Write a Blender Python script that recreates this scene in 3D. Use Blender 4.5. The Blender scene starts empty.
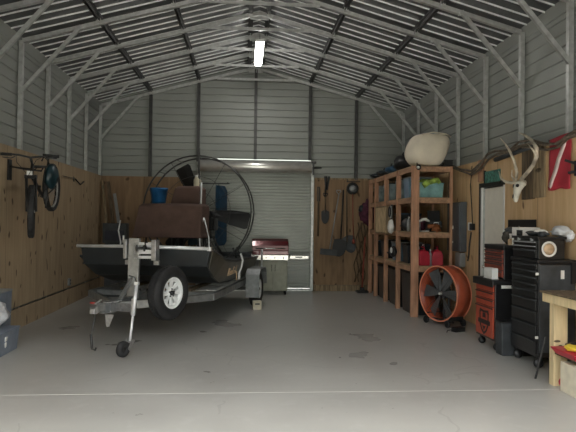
import bpy, bmesh, math, random
from mathutils import Vector, Matrix, noise
random.seed(7)
PI = math.pi
R = math.radians
S = bpy.context.scene
COL = S.collection

# ------------------------------------------------------------------ materials
def mat(name, col, rough=0.6, metal=0.0, var=0.12, scale=8.0, bump=0.0, bscale=40.0, stretch=(1, 1, 1), col2=None, alpha=None, coat=0.0):
    m = bpy.data.materials.new(name); m.use_nodes = True
    nt = m.node_tree; b = nt.nodes['Principled BSDF']
    tc = nt.nodes.new('ShaderNodeTexCoord'); mp = nt.nodes.new('ShaderNodeMapping')
    mp.inputs['Scale'].default_value = stretch
    nt.links.new(tc.outputs['Object'], mp.inputs['Vector'])
    nz = nt.nodes.new('ShaderNodeTexNoise'); nz.inputs['Scale'].default_value = scale; nz.inputs['Detail'].default_value = 5
    nt.links.new(mp.outputs['Vector'], nz.inputs['Vector'])
    rp = nt.nodes.new('ShaderNodeValToRGB')
    a = [max(0, c * (1 - var * 2)) for c in col[:3]]; c2 = col2 if col2 else [min(1, c * (1 + var)) for c in col[:3]]
    rp.color_ramp.elements[0].position = 0.3; rp.color_ramp.elements[1].position = 0.7
    rp.color_ramp.elements[0].color = (*a, 1); rp.color_ramp.elements[1].color = (*c2[:3], 1)
    nt.links.new(nz.outputs['Fac'], rp.inputs['Fac']); nt.links.new(rp.outputs['Color'], b.inputs['Base Color'])
    b.inputs['Roughness'].default_value = rough; b.inputs['Metallic'].default_value = metal
    if coat: b.inputs['Coat Weight'].default_value = coat
    if alpha is not None: b.inputs['Alpha'].default_value = alpha
    if bump:
        n2 = nt.nodes.new('ShaderNodeTexNoise'); n2.inputs['Scale'].default_value = bscale; n2.inputs['Detail'].default_value = 4
        nt.links.new(mp.outputs['Vector'], n2.inputs['Vector'])
        bp = nt.nodes.new('ShaderNodeBump'); bp.inputs['Strength'].default_value = bump; bp.inputs['Distance'].default_value = 0.01
        nt.links.new(n2.outputs['Fac'], bp.inputs['Height']); nt.links.new(bp.outputs['Normal'], b.inputs['Normal'])
    return m

def ply_mat(name, base, dark, knot, knot_amt, ax):
    """plywood: vertical grain plus dark oval knots and sheet joints; ax = axis running along the wall"""
    m = bpy.data.materials.new(name); m.use_nodes = True
    nt = m.node_tree; L = nt.links.new; N = nt.nodes.new; b = nt.nodes['Principled BSDF']
    g = N('ShaderNodeNewGeometry'); sep = N('ShaderNodeSeparateXYZ'); L(g.outputs['Position'], sep.inputs[0])
    s = sep.outputs[ax]; cmb = N('ShaderNodeCombineXYZ'); L(s, cmb.inputs[0]); L(sep.outputs[2], cmb.inputs[1])
    def mapped(sx, sy):
        mp = N('ShaderNodeMapping'); mp.inputs['Scale'].default_value = (sx, sy, 1); L(cmb.outputs[0], mp.inputs['Vector']); return mp.outputs[0]
    n1 = N('ShaderNodeTexNoise'); n1.inputs['Scale'].default_value = 1; n1.inputs['Detail'].default_value = 7; n1.inputs['Distortion'].default_value = 0.6
    L(mapped(9, 1.1), n1.inputs['Vector'])
    r1 = N('ShaderNodeValToRGB'); e = r1.color_ramp.elements; e[0].position = .32; e[0].color = (*dark, 1); e[1].position = .66; e[1].color = (*base, 1)
    L(n1.outputs['Fac'], r1.inputs['Fac'])
    # knots
    vz = N('ShaderNodeTexVoronoi'); vz.voronoi_dimensions = '2D'; vz.inputs['Scale'].default_value = 1
    nw = N('ShaderNodeTexNoise'); nw.inputs['Scale'].default_value = 1.3; L(cmb.outputs[0], nw.inputs['Vector'])
    wp_ = N('ShaderNodeMix'); wp_.data_type = 'RGBA'; wp_.blend_type = 'LINEAR_LIGHT'; wp_.inputs[0].default_value = .9; L(mapped(4.2, 1.9), wp_.inputs[6]); L(nw.outputs['Color'], wp_.inputs[7]); L(wp_.outputs[2], vz.inputs['Vector'])
    mr = N('ShaderNodeMapRange'); mr.inputs['From Min'].default_value = .075; mr.inputs['From Max'].default_value = .14; mr.inputs['To Min'].default_value = 1; mr.inputs['To Max'].default_value = 0
    L(vz.outputs['Distance'], mr.inputs['Value'])
    sx = N('ShaderNodeSeparateColor'); L(vz.outputs['Color'], sx.inputs[0])
    th = N('ShaderNodeMath'); th.operation = 'LESS_THAN'; th.inputs[1].default_value = knot_amt; L(sx.outputs[0], th.inputs[0])
    ml = N('ShaderNodeMath'); ml.operation = 'MULTIPLY'; L(mr.outputs[0], ml.inputs[0]); L(th.outputs[0], ml.inputs[1])
    m2 = N('ShaderNodeMath'); m2.operation = 'MULTIPLY'; m2.inputs[1].default_value = .85; L(ml.outputs[0], m2.inputs[0])
    mx = N('ShaderNodeMix'); mx.data_type = 'RGBA'; L(m2.outputs[0], mx.inputs[0]); L(r1.outputs[0], mx.inputs[6]); mx.inputs[7].default_value = (*knot, 1)
    # sheet joints every 1.22 m
    md = N('ShaderNodeMath'); md.operation = 'PINGPONG'; md.inputs[1].default_value = .61; L(s, md.inputs[0])
    lt = N('ShaderNodeMath'); lt.operation = 'LESS_THAN'; lt.inputs[1].default_value = .005; L(md.outputs[0], lt.inputs[0])
    mx2 = N('ShaderNodeMix'); mx2.data_type = 'RGBA'; L(lt.outputs[0], mx2.inputs[0]); L(mx.outputs[2], mx2.inputs[6]); mx2.inputs[7].default_value = (*[c * .4 for c in dark], 1)
    L(mx2.outputs[2], b.inputs['Base Color']); b.inputs['Roughness'].default_value = .7
    bp = N('ShaderNodeBump'); bp.inputs['Strength'].default_value = .15; bp.inputs['Distance'].default_value = .01; L(n1.outputs['Fac'], bp.inputs['Height']); L(bp.outputs[0], b.inputs['Normal'])
    return m

def floor_mat():
    m = bpy.data.materials.new('concrete_floor'); m.use_nodes = True
    nt = m.node_tree; L = nt.links.new; N = nt.nodes.new; b = nt.nodes['Principled BSDF']
    g = N('ShaderNodeNewGeometry')
    n1 = N('ShaderNodeTexNoise'); n1.inputs['Scale'].default_value = .9; n1.inputs['Detail'].default_value = 8; L(g.outputs['Position'], n1.inputs['Vector'])
    r1 = N('ShaderNodeValToRGB'); e = r1.color_ramp.elements; e[0].position = .3; e[0].color = (.38, .37, .345, 1); e[1].position = .7; e[1].color = (.47, .46, .43, 1)
    L(n1.outputs['Fac'], r1.inputs['Fac'])
    # small dark spots and drips
    vz = N('ShaderNodeTexVoronoi'); vz.inputs['Scale'].default_value = 4.6; L(g.outputs['Position'], vz.inputs['Vector'])
    mr = N('ShaderNodeMapRange'); mr.inputs['From Min'].default_value = .02; mr.inputs['From Max'].default_value = .05; mr.inputs['To Min'].default_value = 1; mr.inputs['To Max'].default_value = 0
    L(vz.outputs['Distance'], mr.inputs['Value'])
    sc = N('ShaderNodeSeparateColor'); L(vz.outputs['Color'], sc.inputs[0])
    th = N('ShaderNodeMath'); th.operation = 'LESS_THAN'; th.inputs[1].default_value = .5; L(sc.outputs[0], th.inputs[0])
    ml = N('ShaderNodeMath'); ml.operation = 'MULTIPLY'; L(mr.outputs[0], ml.inputs[0]); L(th.outputs[0], ml.inputs[1])
    m2 = N('ShaderNodeMath'); m2.operation = 'MULTIPLY'; m2.inputs[1].default_value = .7; L(ml.outputs[0], m2.inputs[0])
    mx = N('ShaderNodeMix'); mx.data_type = 'RGBA'; L(m2.outputs[0], mx.inputs[0]); L(r1.outputs[0], mx.inputs[6]); mx.inputs[7].default_value = (.06, .055, .05, 1)
    # larger smudges
    n3 = N('ShaderNodeTexNoise'); n3.inputs['Scale'].default_value = 5; n3.inputs['Detail'].default_value = 6; L(g.outputs['Position'], n3.inputs['Vector'])
    r3 = N('ShaderNodeMapRange'); r3.inputs['From Min'].default_value = .56; r3.inputs['From Max'].default_value = .75; r3.inputs['To Max'].default_value = .3; L(n3.outputs['Fac'], r3.inputs['Value'])
    mx3 = N('ShaderNodeMix'); mx3.data_type = 'RGBA'; L(r3.outputs[0], mx3.inputs[0]); L(mx.outputs[2], mx3.inputs[6]); mx3.inputs[7].default_value = (.55, .54, .52, 1)
    # hairline cracks, only here and there
    v2 = N('ShaderNodeTexVoronoi'); v2.feature = 'DISTANCE_TO_EDGE'; v2.inputs['Scale'].default_value = .55; 
    nd = N('ShaderNodeTexNoise'); nd.inputs['Scale'].default_value = 2.5; L(g.outputs['Position'], nd.inputs['Vector'])
    va = N('ShaderNodeMix'); va.data_type = 'RGBA'; va.inputs[0].default_value = .25; L(g.outputs['Position'], va.inputs[6]); L(nd.outputs['Color'], va.inputs[7]); L(va.outputs[2], v2.inputs['Vector'])
    lt = N('ShaderNodeMath'); lt.operation = 'LESS_THAN'; lt.inputs[1].default_value = .0035; L(v2.outputs['Distance'], lt.inputs[0])
    gt = N('ShaderNodeMath'); gt.operation = 'GREATER_THAN'; gt.inputs[1].default_value = .5; L(n1.outputs['Fac'], gt.inputs[0])
    mm = N('ShaderNodeMath'); mm.operation = 'MULTIPLY'; L(lt.outputs[0], mm.inputs[0]); L(gt.outputs[0], mm.inputs[1])
    m5 = N('ShaderNodeMath'); m5.operation = 'MULTIPLY'; m5.inputs[1].default_value = .18; L(mm.outputs[0], m5.inputs[0])
    mx4 = N('ShaderNodeMix'); mx4.data_type = 'RGBA'; L(m5.outputs[0], mx4.inputs[0]); L(mx3.outputs[2], mx4.inputs[6]); mx4.inputs[7].default_value = (.12, .11, .1, 1)
    L(mx4.outputs[2], b.inputs['Base Color'])
    rr = N('ShaderNodeMapRange'); rr.inputs['To Min'].default_value = .2; rr.inputs['To Max'].default_value = .42; L(n1.outputs['Fac'], rr.inputs['Value']); L(rr.outputs[0], b.inputs['Roughness'])
    bp = N('ShaderNodeBump'); bp.inputs['Strength'].default_value = .08; bp.inputs['Distance'].default_value = .01; L(n3.outputs['Fac'], bp.inputs['Height']); L(bp.outputs[0], b.inputs['Normal'])
    return m

M = {}
M['floor'] = floor_mat()
M['apron'] = mat('driveway_concrete', (.30, .29, .27), .85, var=.08, scale=2)
M['siding'] = mat('painted_steel_siding', (.29, .305, .285), .45, .2, var=.04, scale=1.5)
M['roofing'] = mat('galvalume_roofing', (.06, .063, .065), .38, 0, var=.08, scale=2)  # darker than the real metal; its dim reflections are put into the colour
M['ribglint'] = mat('painted_rib_glint', (.80, .82, .82), .35, .2, var=.12, scale=6)  # pale colour that paints the glints along the roof ribs
M['galv'] = mat('galvanized_tube', (.56, .57, .56), .42, .75, var=.1, scale=14)
M['trailer'] = mat('dull_galvanized_frame', (.27, .28, .28), .5, .5, var=.15, scale=10)
M['darksteel'] = mat('dark_steel', (.09, .09, .09), .5, .6, var=.15)
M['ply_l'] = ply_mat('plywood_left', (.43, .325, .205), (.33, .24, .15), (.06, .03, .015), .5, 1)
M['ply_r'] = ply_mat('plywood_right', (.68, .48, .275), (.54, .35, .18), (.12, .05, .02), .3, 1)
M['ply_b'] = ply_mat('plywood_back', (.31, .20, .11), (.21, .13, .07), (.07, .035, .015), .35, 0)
M['plyboard'] = mat('plywood_strip', (.40, .30, .18), .75, var=.15, scale=5, stretch=(1, .15, 1))
M['rollup'] = mat('rollup_door_steel', (.27, .28, .26), .3, .3, var=.05, scale=3)
M['drumsteel'] = mat('drum_steel', (.85, .84, .80), .26, .65, var=.05)
M['black'] = mat('black_plastic', (.012, .012, .013), .45, var=.2)
M['blackgloss'] = mat('black_powder_coat', (.012, .012, .013), .28, var=.15, coat=.3)
M['rubber'] = mat('tire_rubber', (.02, .02, .021), .75, var=.2, bump=.2)
M['fanblade'] = mat('grey_fan_blade', (.11, .115, .12), .45, var=.1)
M['charcoal'] = mat('charcoal_plastic', (.05, .055, .06), .5, var=.2)
M['hull'] = mat('black_painted_aluminium', (.030, .036, .040), .35, .3, var=.12, scale=3)
M['hullside'] = mat('olive_hull_side', (.11, .10, .075), .3, .4, var=.15, scale=3)
M['alu'] = mat('bare_aluminium', (.88, .89, .9), .32, .35, var=.05)
M['alurough'] = mat('worn_aluminium', (.5, .5, .5), .4, .8, var=.15, scale=20)
M['brown'] = mat('brown_canvas', (.125, .075, .06), .85, var=.12, scale=5, bump=.3, bscale=12)
M['navy'] = mat('dark_blue_paint', (.02, .065, .12), .4, var=.2)
M['teal'] = mat('dark_teal_paint', (.01, .035, .045), .4, var=.2)
M['blue'] = mat('blue_plastic', (.02, .11, .27), .4, var=.15)
M['bluebin'] = mat('blue_translucent_plastic', (.18, .30, .42), .3, var=.15, scale=4)
M['clearbin'] = mat('milky_storage_plastic', (.30, .38, .40), .28, var=.3, scale=5)
M['greenish'] = mat('teal_storage_plastic', (.22, .42, .42), .3, var=.2, scale=6)
M['lime'] = mat('lime_cloth', (.42, .62, .12), .8, var=.35, scale=9, bump=.5)
M['white'] = mat('white_plastic', (.82, .82, .8), .45, var=.04)
M['whitepaint'] = mat('white_wheel_paint', (.88, .9, .9), .35, var=.05)
M['paper'] = mat('paper_white', (.8, .78, .74), .8, var=.05)
M['bagwhite'] = mat('thin_white_plastic_bag', (.72, .73, .75), .4, var=.08, scale=6, bump=.4, bscale=14)
M['canvas'] = mat('cream_canvas', (.82, .74, .60), .9, var=.07, scale=3, bump=.35, bscale=7)
M['red'] = mat('red_paint', (.36, .03, .022), .35, var=.1, coat=.2)
M['orange'] = mat('orange_red_enamel', (.46, .09, .04), .35, var=.08)
M['rim_orange'] = mat('light_orange_edge', (.75, .28, .16), .4, var=.06)
M['toolred'] = mat('orange_red_drawer', (.46, .075, .035), .35, var=.08)
M['dullred'] = mat('brown_red_drawer', (.36, .08, .05), .32, .2, var=.12)
M['redcan'] = mat('red_fuel_can_plastic', (.5, .02, .045), .45, var=.1)
M['maroon'] = mat('maroon_enamel', (.13, .015, .02), .18, .2, var=.1, coat=.5)
M['marooncloth'] = mat('maroon_cloth', (.10, .025, .05), .9, var=.3, scale=9, bump=.5)
M['stainless'] = mat('stainless_steel', (.75, .74, .70), .22, .95, var=.05)
M['olive'] = mat('grey_olive_enamel', (.28, .28, .22), .4, .2, var=.08)
M['stud'] = mat('shelf_lumber', (.52, .28, .17), .65, var=.2, scale=5, stretch=(3, 3, .5))
M['stud2'] = mat('shelf_lumber_flat', (.48, .28, .17), .65, var=.2, scale=5, stretch=(3, .5, 3))
M['pine'] = mat('pale_pine', (.72, .57, .33), .6, var=.1, scale=5, stretch=(4, 4, .4))
M['oldwood'] = mat('weathered_board', (.30, .22, .13), .75, var=.3, scale=6, stretch=(4, 4, .4))
M['darkwood'] = mat('dark_board', (.14, .10, .06), .75, var=.3, scale=6, stretch=(4, 4, .4))
M['door'] = mat('cream_door_paint', (.80, .77, .68), .5, var=.03)
M['bone'] = mat('bleached_bone', (.78, .74, .64), .6, var=.12, scale=12, bump=.3)
M['antler'] = mat('pale_antler', (.66, .58, .46), .6, var=.3, scale=8, bump=.3)
M['flagred'] = mat('flag_cloth_red', (.46, .03, .05), .7, var=.12, scale=5)
M['flagpink'] = mat('flag_cloth_white', (.82, .66, .63), .75, var=.12, scale=6)
M['steelgrey'] = mat('grey_electrical_enamel', (.115, .13, .145), .45, .3, var=.08)
M['lightgrey'] = mat('light_grey_enamel', (.32, .33, .33), .5, .2, var=.08)
M['sign'] = mat('green_speckled_plate', (.02, .17, .13), .5, var=.4, scale=30, col2=(.10, .34, .28))
M['rope'] = mat('tan_rope', (.12, .08, .045), .9, var=.3, scale=30)
M['hose'] = mat('grey_brown_hose', (.17, .135, .10), .7, var=.3, scale=20)
M['totegrey'] = mat('grey_blue_tote', (.20, .235, .29), .45, var=.1)
M['totedark'] = mat('dark_tote', (.018, .026, .032), .35, var=.2)
M['cardboard'] = mat('tan_crate_wood', (.62, .46, .27), .8, var=.2, scale=14, stretch=(1, 1, .4))
M['yellow'] = mat('yellow_plastic', (.75, .55, .05), .45, var=.1)
M['tan'] = mat('tan_label', (.60, .42, .26), .6, var=.15, scale=18)
M['beigebox'] = mat('beige_box', (.68, .62, .48), .7, var=.08)
M['hat'] = mat('brown_grey_cloth', (.09, .08, .065), .9, var=.5, scale=14, bump=.6)
M['orangebits'] = mat('rusty_orange', (.4, .13, .04), .6, var=.3)

# ------------------------------------------------------------------ mesh builder
class MB:
    def __init__(s): s.bm = bmesh.new()
    def _new(s, vs, fs, mx=None, smooth=False):
        vv = [s.bm.verts.new(mx @ Vector(v) if mx else Vector(v)) for v in vs]
        for f in fs:
            try:
                fc = s.bm.faces.new([vv[i] for i in f]); fc.smooth = smooth
            except ValueError: pass
        return vv
    def box(s, c, d, rot=None, top=None):
        """centre, full size, optional (rx,ry,rz) in degrees or Matrix, top = scale of the top face (x,y)"""
        x, y, z = d[0] / 2, d[1] / 2, d[2] / 2; tx, ty = top or (1, 1)
        vs = [(-x, -y, -z), (x, -y, -z), (x, y, -z), (-x, y, -z), (-x * tx, -y * ty, z), (x * tx, -y * ty, z), (x * tx, y * ty, z), (-x * tx, y * ty, z)]
        fs = [(0, 3, 2, 1), (4, 5, 6, 7), (0, 1, 5, 4), (1, 2, 6, 5), (2, 3, 7, 6), (3, 0, 4, 7)]
        mx = Matrix.Translation(Vector(c))
        if rot is not None:
            mx = mx @ (rot if isinstance(rot, Matrix) else (Matrix.Rotation(R(rot[2]), 4, 'Z') @ Matrix.Rotation(R(rot[1]), 4, 'Y') @ Matrix.Rotation(R(rot[0]), 4, 'X')))
        s._new(vs, fs, mx); return s
    def bb(s, x0, x1, y0, y1, z0, z1):
        return s.box(((x0 + x1) / 2, (y0 + y1) / 2, (z0 + z1) / 2), (abs(x1 - x0), abs(y1 - y0), abs(z1 - z0)))
    def bar(s, a, b, w, h, up=(0, 0, 1)):
        """rectangular bar from a to b, width w across, height h along up"""
        a, b = Vector(a), Vector(b); d = b - a; L = d.length; d.normalize(); u = Vector(up)
        if abs(d.dot(u)) > .98: u = Vector((0, 1, 0))
        x = d.cross(u).normalized(); u = x.cross(d).normalized()
        mx = Matrix((x, d, u)).transposed().to_4x4(); mx.translation = (a + b) / 2
        return s.box((0, 0, 0), (w, L, h), mx) if False else s._bx(mx, (w, L, h))
    def _bx(s, mx, d):
        x, y, z = d[0] / 2, d[1] / 2, d[2] / 2
        vs = [(-x, -y, -z), (x, -y, -z), (x, y, -z), (-x, y, -z), (-x, -y, z), (x, -y, z), (x, y, z), (-x, y, z)]
        s._new(vs, [(0, 3, 2, 1), (4, 5, 6, 7), (0, 1, 5, 4), (1, 2, 6, 5), (2, 3, 7, 6), (3, 0, 4, 7)], mx); return s
    def tube(s, pts, r, n=8, closed=False, cap=True):
        pts = [Vector(p) for p in pts]; N = len(pts); rings = []
        rr = r if isinstance(r, (list, tuple)) else [r] * N
        prev = None
        for i, p in enumerate(pts):
            if closed: t = pts[(i + 1) % N] - pts[i - 1]
            else: t = pts[min(i + 1, N - 1)] - pts[max(i - 1, 0)]
            t.normalize()
            if prev is None:
                u = t.orthogonal().normalized()
            else:
                u = (prev - t * prev.dot(t)); u = u.normalized() if u.length > 1e-6 else t.orthogonal().normalized()
            prev = u; v = t.cross(u)
            rings.append([s.bm.verts.new(p + (u * math.cos(2 * PI * k / n) + v * math.sin(2 * PI * k / n)) * rr[i]) for k in range(n)])
        for i in range(N if closed else N - 1):
            a, b = rings[i], rings[(i + 1) % N]
            off = 0
            if closed and i == N - 1:
                off = min(range(n), key=lambda o: (a[0].co - b[o].co).length)
            for k in range(n):
                try: s.bm.faces.new((a[k], a[(k + 1) % n], b[(k + 1 + off) % n], b[(k + off) % n])).smooth = True
                except ValueError: pass
        if cap and not closed:
            for q in (rings[0], rings[-1]):
                try: s.bm.faces.new(q if q is rings[-1] else q[::-1])
                except ValueError: pass
        return s
    def lathe(s, prof, mx=None, n=24, closed=False):
        """prof: (radius, height) pairs turned about local z"""
        mx = mx or Matrix(); rings = []
        for r, z in prof:
            rings.append([s.bm.verts.new(mx @ Vector((r * math.cos(2 * PI * k / n), r * math.sin(2 * PI * k / n), z))) for k in range(n)])
        m = len(rings)
        for i in range(m if closed else m - 1):
            a, b = rings[i], rings[(i + 1) % m]
            for k in range(n):
                try: s.bm.faces.new((a[k], a[(k + 1) % n], b[(k + 1) % n], b[k])).smooth = True
                except ValueError: pass
        if not closed:
            for q, z in ((rings[0][::-1], 0), (rings[-1], 1)):
                try: s.bm.faces.new(q)
                except ValueError: pass
        return s
    def prism(s, poly, t, mx=None):
        """polygon in local xy, thickness t along +z"""
        n = len(poly); mx = mx or Matrix()
        vs = [(p[0], p[1], 0) for p in poly] + [(p[0], p[1], t) for p in poly]
        fs = [tuple(range(n))[::-1], tuple(range(n, 2 * n))] + [(i, (i + 1) % n, n + (i + 1) % n, n + i) for i in range(n)]
        s._new(vs, fs, mx); return s
    def loft(s, rings, cap=True, smooth=False):
        vr = [[s.bm.verts.new(Vector(p)) for p in r] for r in rings]; n = len(vr[0])
        for a, b in zip(vr, vr[1:]):
            for k in range(n):
                try: s.bm.faces.new((a[k], a[(k + 1) % n], b[(k + 1) % n], b[k])).smooth = smooth
                except ValueError: pass
        if cap:
            s.bm.faces.new(vr[0][::-1]); s.bm.faces.new(vr[-1])
        return s
    def blob(s, c, d, seed=0, amp=.15, freq=1.6, flat=None, sub=3, rz=0):
        """soft lump: icosphere pushed about by noise; flat = lowest z allowed (relative to centre, fraction of half height)"""
        tmp = bmesh.new(); bmesh.ops.create_icosphere(tmp, subdivisions=sub, radius=1)
        rot = Matrix.Rotation(R(rz), 3, 'Z'); mp = {}
        for v in tmp.verts:
            p = v.co.copy(); k = 1 + amp * noise.noise(p * freq + Vector((seed * 3.7, seed, 0))) + amp * .5 * noise.noise(p * freq * 2.7 + Vector((seed, 0, seed * 2.1)))
            p = p * k
            if flat is not None and p.z < -flat: p.z = -flat + (p.z + flat) * .08
            p = Vector((p.x * d[0] / 2, p.y * d[1] / 2, p.z * d[2] / 2))
            mp[v] = s.bm.verts.new(Vector(c) + rot @ p)
        for f in tmp.faces: s.bm.faces.new([mp[v] for v in f.verts]).smooth = True
        tmp.free(); return s
    def build(s, name, m, parent=None, bevel=0, subsurf=0):
        me = bpy.data.meshes.new(name); bmesh.ops.recalc_face_normals(s.bm, faces=s.bm.faces[:]); s.bm.to_mesh(me); s.bm.free()
        o = bpy.data.objects.new(name, me); COL.objects.link(o)
        me.materials.append(M[m] if isinstance(m, str) else m)
        if bevel:
            b = o.modifiers.new('bevel', 'BEVEL'); b.width = bevel; b.segments = 2; b.limit_method = 'ANGLE'; b.angle_limit = R(40)
        if subsurf:
            b = o.modifiers.new('sub', 'SUBSURF'); b.levels = b.render_levels = subsurf
        if parent is not None: o.parent = parent
        return o

def tag(o, label, cat, group=None, kind=None):
    o['label'] = label
    if cat: o['category'] = cat
    if group: o['group'] = group
    if kind: o['kind'] = kind
    return o
def thing(name, label, cat, loc=(0, 0, 0), rz=0, group=None):
    o = bpy.data.objects.new(name, None); COL.objects.link(o); o.empty_display_size = .1
    o.location = loc; o.rotation_euler = (0, 0, R(rz))
    return tag(o, label, cat, group)
def struct(o, label): o['kind'] = 'structure'; o['label'] = label; return o
def copy_tree(o, parent=None):
    c = o.copy(); COL.objects.link(c); c.parent = parent
    for ch in o.children: copy_tree(ch, c)
    return c
def axis_mx(origin, zdir, xhint=(0, 0, 1)):
    z = Vector(zdir).normalized(); x = Vector(xhint); x = (x - z * x.dot(z)).normalized(); y = z.cross(x)
    m = Matrix((x, y, z)).transposed().to_4x4(); m.translation = Vector(origin); return m

# ------------------------------------------------------------------ room numbers
XL, XR, YB, YF = -3.46, 3.90, 14.0, 1.6        # inner faces of posts, back wall, front opening
EAVE, RX, RZ = 4.42, 0.22, 5.44                 # underside line of rafters
def rz_at(x):
    return EAVE + (RZ - EAVE) * ((x - XL) / (RX - XL) if x < RX else (XR - x) / (XR - RX))

def corrugated(length_pts, prof):
    pass
PLY = 2.75
# ---- siding: ribbed profile in z, run along the wall
def siding_profile(z0, z1, pitch=.172):
    out = []; z = z0
    while z < z1:
        out += [(0, z), (0, z + pitch * .80), (.018, z + pitch * .86), (.018, z + pitch * .94)]
        z += pitch
    out.append((0, z)); return out
def side_wall(name, x, sgn, label):
    mb = MB(); pr = siding_profile(0, 4.52); a = []
    rows = [[mb.bm.verts.new((x + sgn * o, y, z)) for o, z in pr] for y in (YF, YB + .12)]
    for i in range(len(pr) - 1): mb.bm.faces.new((rows[0][i], rows[1][i], rows[1][i + 1], rows[0][i + 1]))
    return struct(mb.build(name, 'siding'), label)
side_wall('wall_left', XL - .085, -1, 'grey ribbed steel siding of the left wall')
side_wall('wall_right', XR + .085, 1, 'grey ribbed steel siding of the right wall')
# back wall, clipped to the gable
def gable_wall(name, y, sgn, hole=None):
    mb = MB(); pr = siding_profile(0, 5.6)
    x0, x1 = XL - .09, XR + .09
    cols = [x0, hole[0], hole[1], x1]
    vs = [[mb.bm.verts.new((x, y + sgn * o, z)) for o, z in pr] for x in cols]
    for c in range(3):
        for i in range(len(pr) - 1):
            if c == 1 and pr[i][1] < hole[2] - .02: continue
            mb.bm.faces.new((vs[c][i], vs[c + 1][i], vs[c + 1][i + 1], vs[c][i + 1]))
    for side in (-1, 1):
        if side < 0: p0, p1 = Vector((XL - .09, y, rz_at(XL) + .12)), Vector((RX, y, RZ + .15))
        else: p0, p1 = Vector((RX, y, RZ + .15)), Vector((XR + .09, y, rz_at(XR) + .12))
        d = (p1 - p0).normalized(); n = Vector((-d.z, 0, d.x))
        bmesh.ops.bisect_plane(mb.bm, geom=mb.bm.verts[:] + mb.bm.edges[:] + mb.bm.faces[:], plane_co=p0, plane_no=n, clear_outer=True)
    return mb.build(name, 'siding')
struct(gable_wall('wall_back', YB + .10, 1, (-1.10, 1.62, 3.12)), 'grey ribbed steel siding of the back gable wall')
struct(gable_wall('wall_front', YF, -1, (-3.0, 3.4, 4.2)), 'front gable wall around the open garage doorway')

# ---- roof panels: ribs run from ridge to eave
def roof(name, xe, ze, label):
    mb = MB(); y = YF - .3; prof = []
    while y < YB + .2:
        prof += [(y, 0), (y + .175, 0), (y + .20, .055), (y + .240, .055), (y + .244, 0)]; y += .244
    prof.append((y, 0))
    a = [mb.bm.verts.new((RX, yy, RZ + .15 + o)) for yy, o in prof]
    b = [mb.bm.verts.new((xe, yy, ze + .15 + o)) for yy, o in prof]
    for i in range(len(prof) - 1): mb.bm.faces.new((a[i], a[i + 1], b[i + 1], b[i]))
    return mb.build(name, 'roofing')
ceil = bpy.data.objects.new('ceiling', None); COL.objects.link(ceil); struct(ceil, 'underside of the ribbed metal roof')
sl = (RZ - EAVE) / (RX - XL); sr = (RZ - EAVE) / (XR - RX)
def roof_glints(xe, ze):  # added bright strips standing in for light glinting off the rib sides
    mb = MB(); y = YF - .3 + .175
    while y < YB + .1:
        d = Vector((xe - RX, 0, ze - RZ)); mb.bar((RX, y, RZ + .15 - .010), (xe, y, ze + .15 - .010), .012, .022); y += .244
    o = mb.build('rib_glints', 'ribglint', ceil); return o
r1 = roof('roof_panel', XL - .25, EAVE - .25 * sl, ''); r1.parent = ceil
r2 = roof('roof_panel', XR + .25, EAVE - .25 * sr, ''); r2.parent = ceil
roof_glints(XL - .25, EAVE - .25 * sl); roof_glints(XR + .25, EAVE - .25 * sr)

for x, nn in ((XL - .09, 101), (XR + .09, 102)):
    mb = MB(); mb.bb(x - .02, x + .02, YF, YB + .1, 4.36, 4.60); struct(mb.build('trim_%d' % nn, 'siding'), 'eave closure strip along the top of a side wall')
# ---- floor
mb = MB(); mb.bb(XL - .3, XR + .3, YF - .3, YB + .3, -.15, 0)
fl = struct(mb.build('floor', 'floor'), 'grey concrete floor with small dark spots')
mb = MB(); mb.bb(XL, XR, 5.64, 5.652, -.001, .0012)
j = mb.build('floor_joint', mat('pale_joint_filler', (.55, .54, .50), .8, var=.05), fl)
mb = MB(); mb.bb(-14, 14, -16, YF - .3, -.16, -.01)
struct(mb.build('floor_driveway', 'apron'), 'concrete driveway in front of the garage')

# ---- wall linings: plywood above a low strip
def ply_side(n, x0, x1, m, spans, label):
    root = bpy.data.objects.new('trim_%d' % n, None); COL.objects.link(root); struct(root, label)
    for (ya, yb, za, zb) in spans:
        mb = MB(); mb.bb(x0, x1, ya, yb, za, zb); mb.build('plywood_sheet', m, root)
    return root
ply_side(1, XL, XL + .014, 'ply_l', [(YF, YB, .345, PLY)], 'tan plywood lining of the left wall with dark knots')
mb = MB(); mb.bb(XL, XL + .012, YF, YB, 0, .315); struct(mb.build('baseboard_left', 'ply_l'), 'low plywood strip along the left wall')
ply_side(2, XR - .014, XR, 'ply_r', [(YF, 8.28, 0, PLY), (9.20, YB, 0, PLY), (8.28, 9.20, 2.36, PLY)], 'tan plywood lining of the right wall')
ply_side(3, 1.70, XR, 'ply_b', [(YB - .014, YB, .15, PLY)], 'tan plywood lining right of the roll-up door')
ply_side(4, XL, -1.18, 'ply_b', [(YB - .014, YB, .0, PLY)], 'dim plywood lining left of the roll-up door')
mb = MB(); mb.bb(1.70, XR, YB - .05, YB, 0, .145); struct(mb.build('baseboard_back', 'oldwood', bevel=.004), 'weathered board at the foot of the back wall')
mb = MB(); mb.bb(1.70, XR, YB - .022, YB + .03, PLY, PLY + .045); struct(mb.build('trim_5', 'oldwood'), 'wood cap on top of the back plywood')

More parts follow.
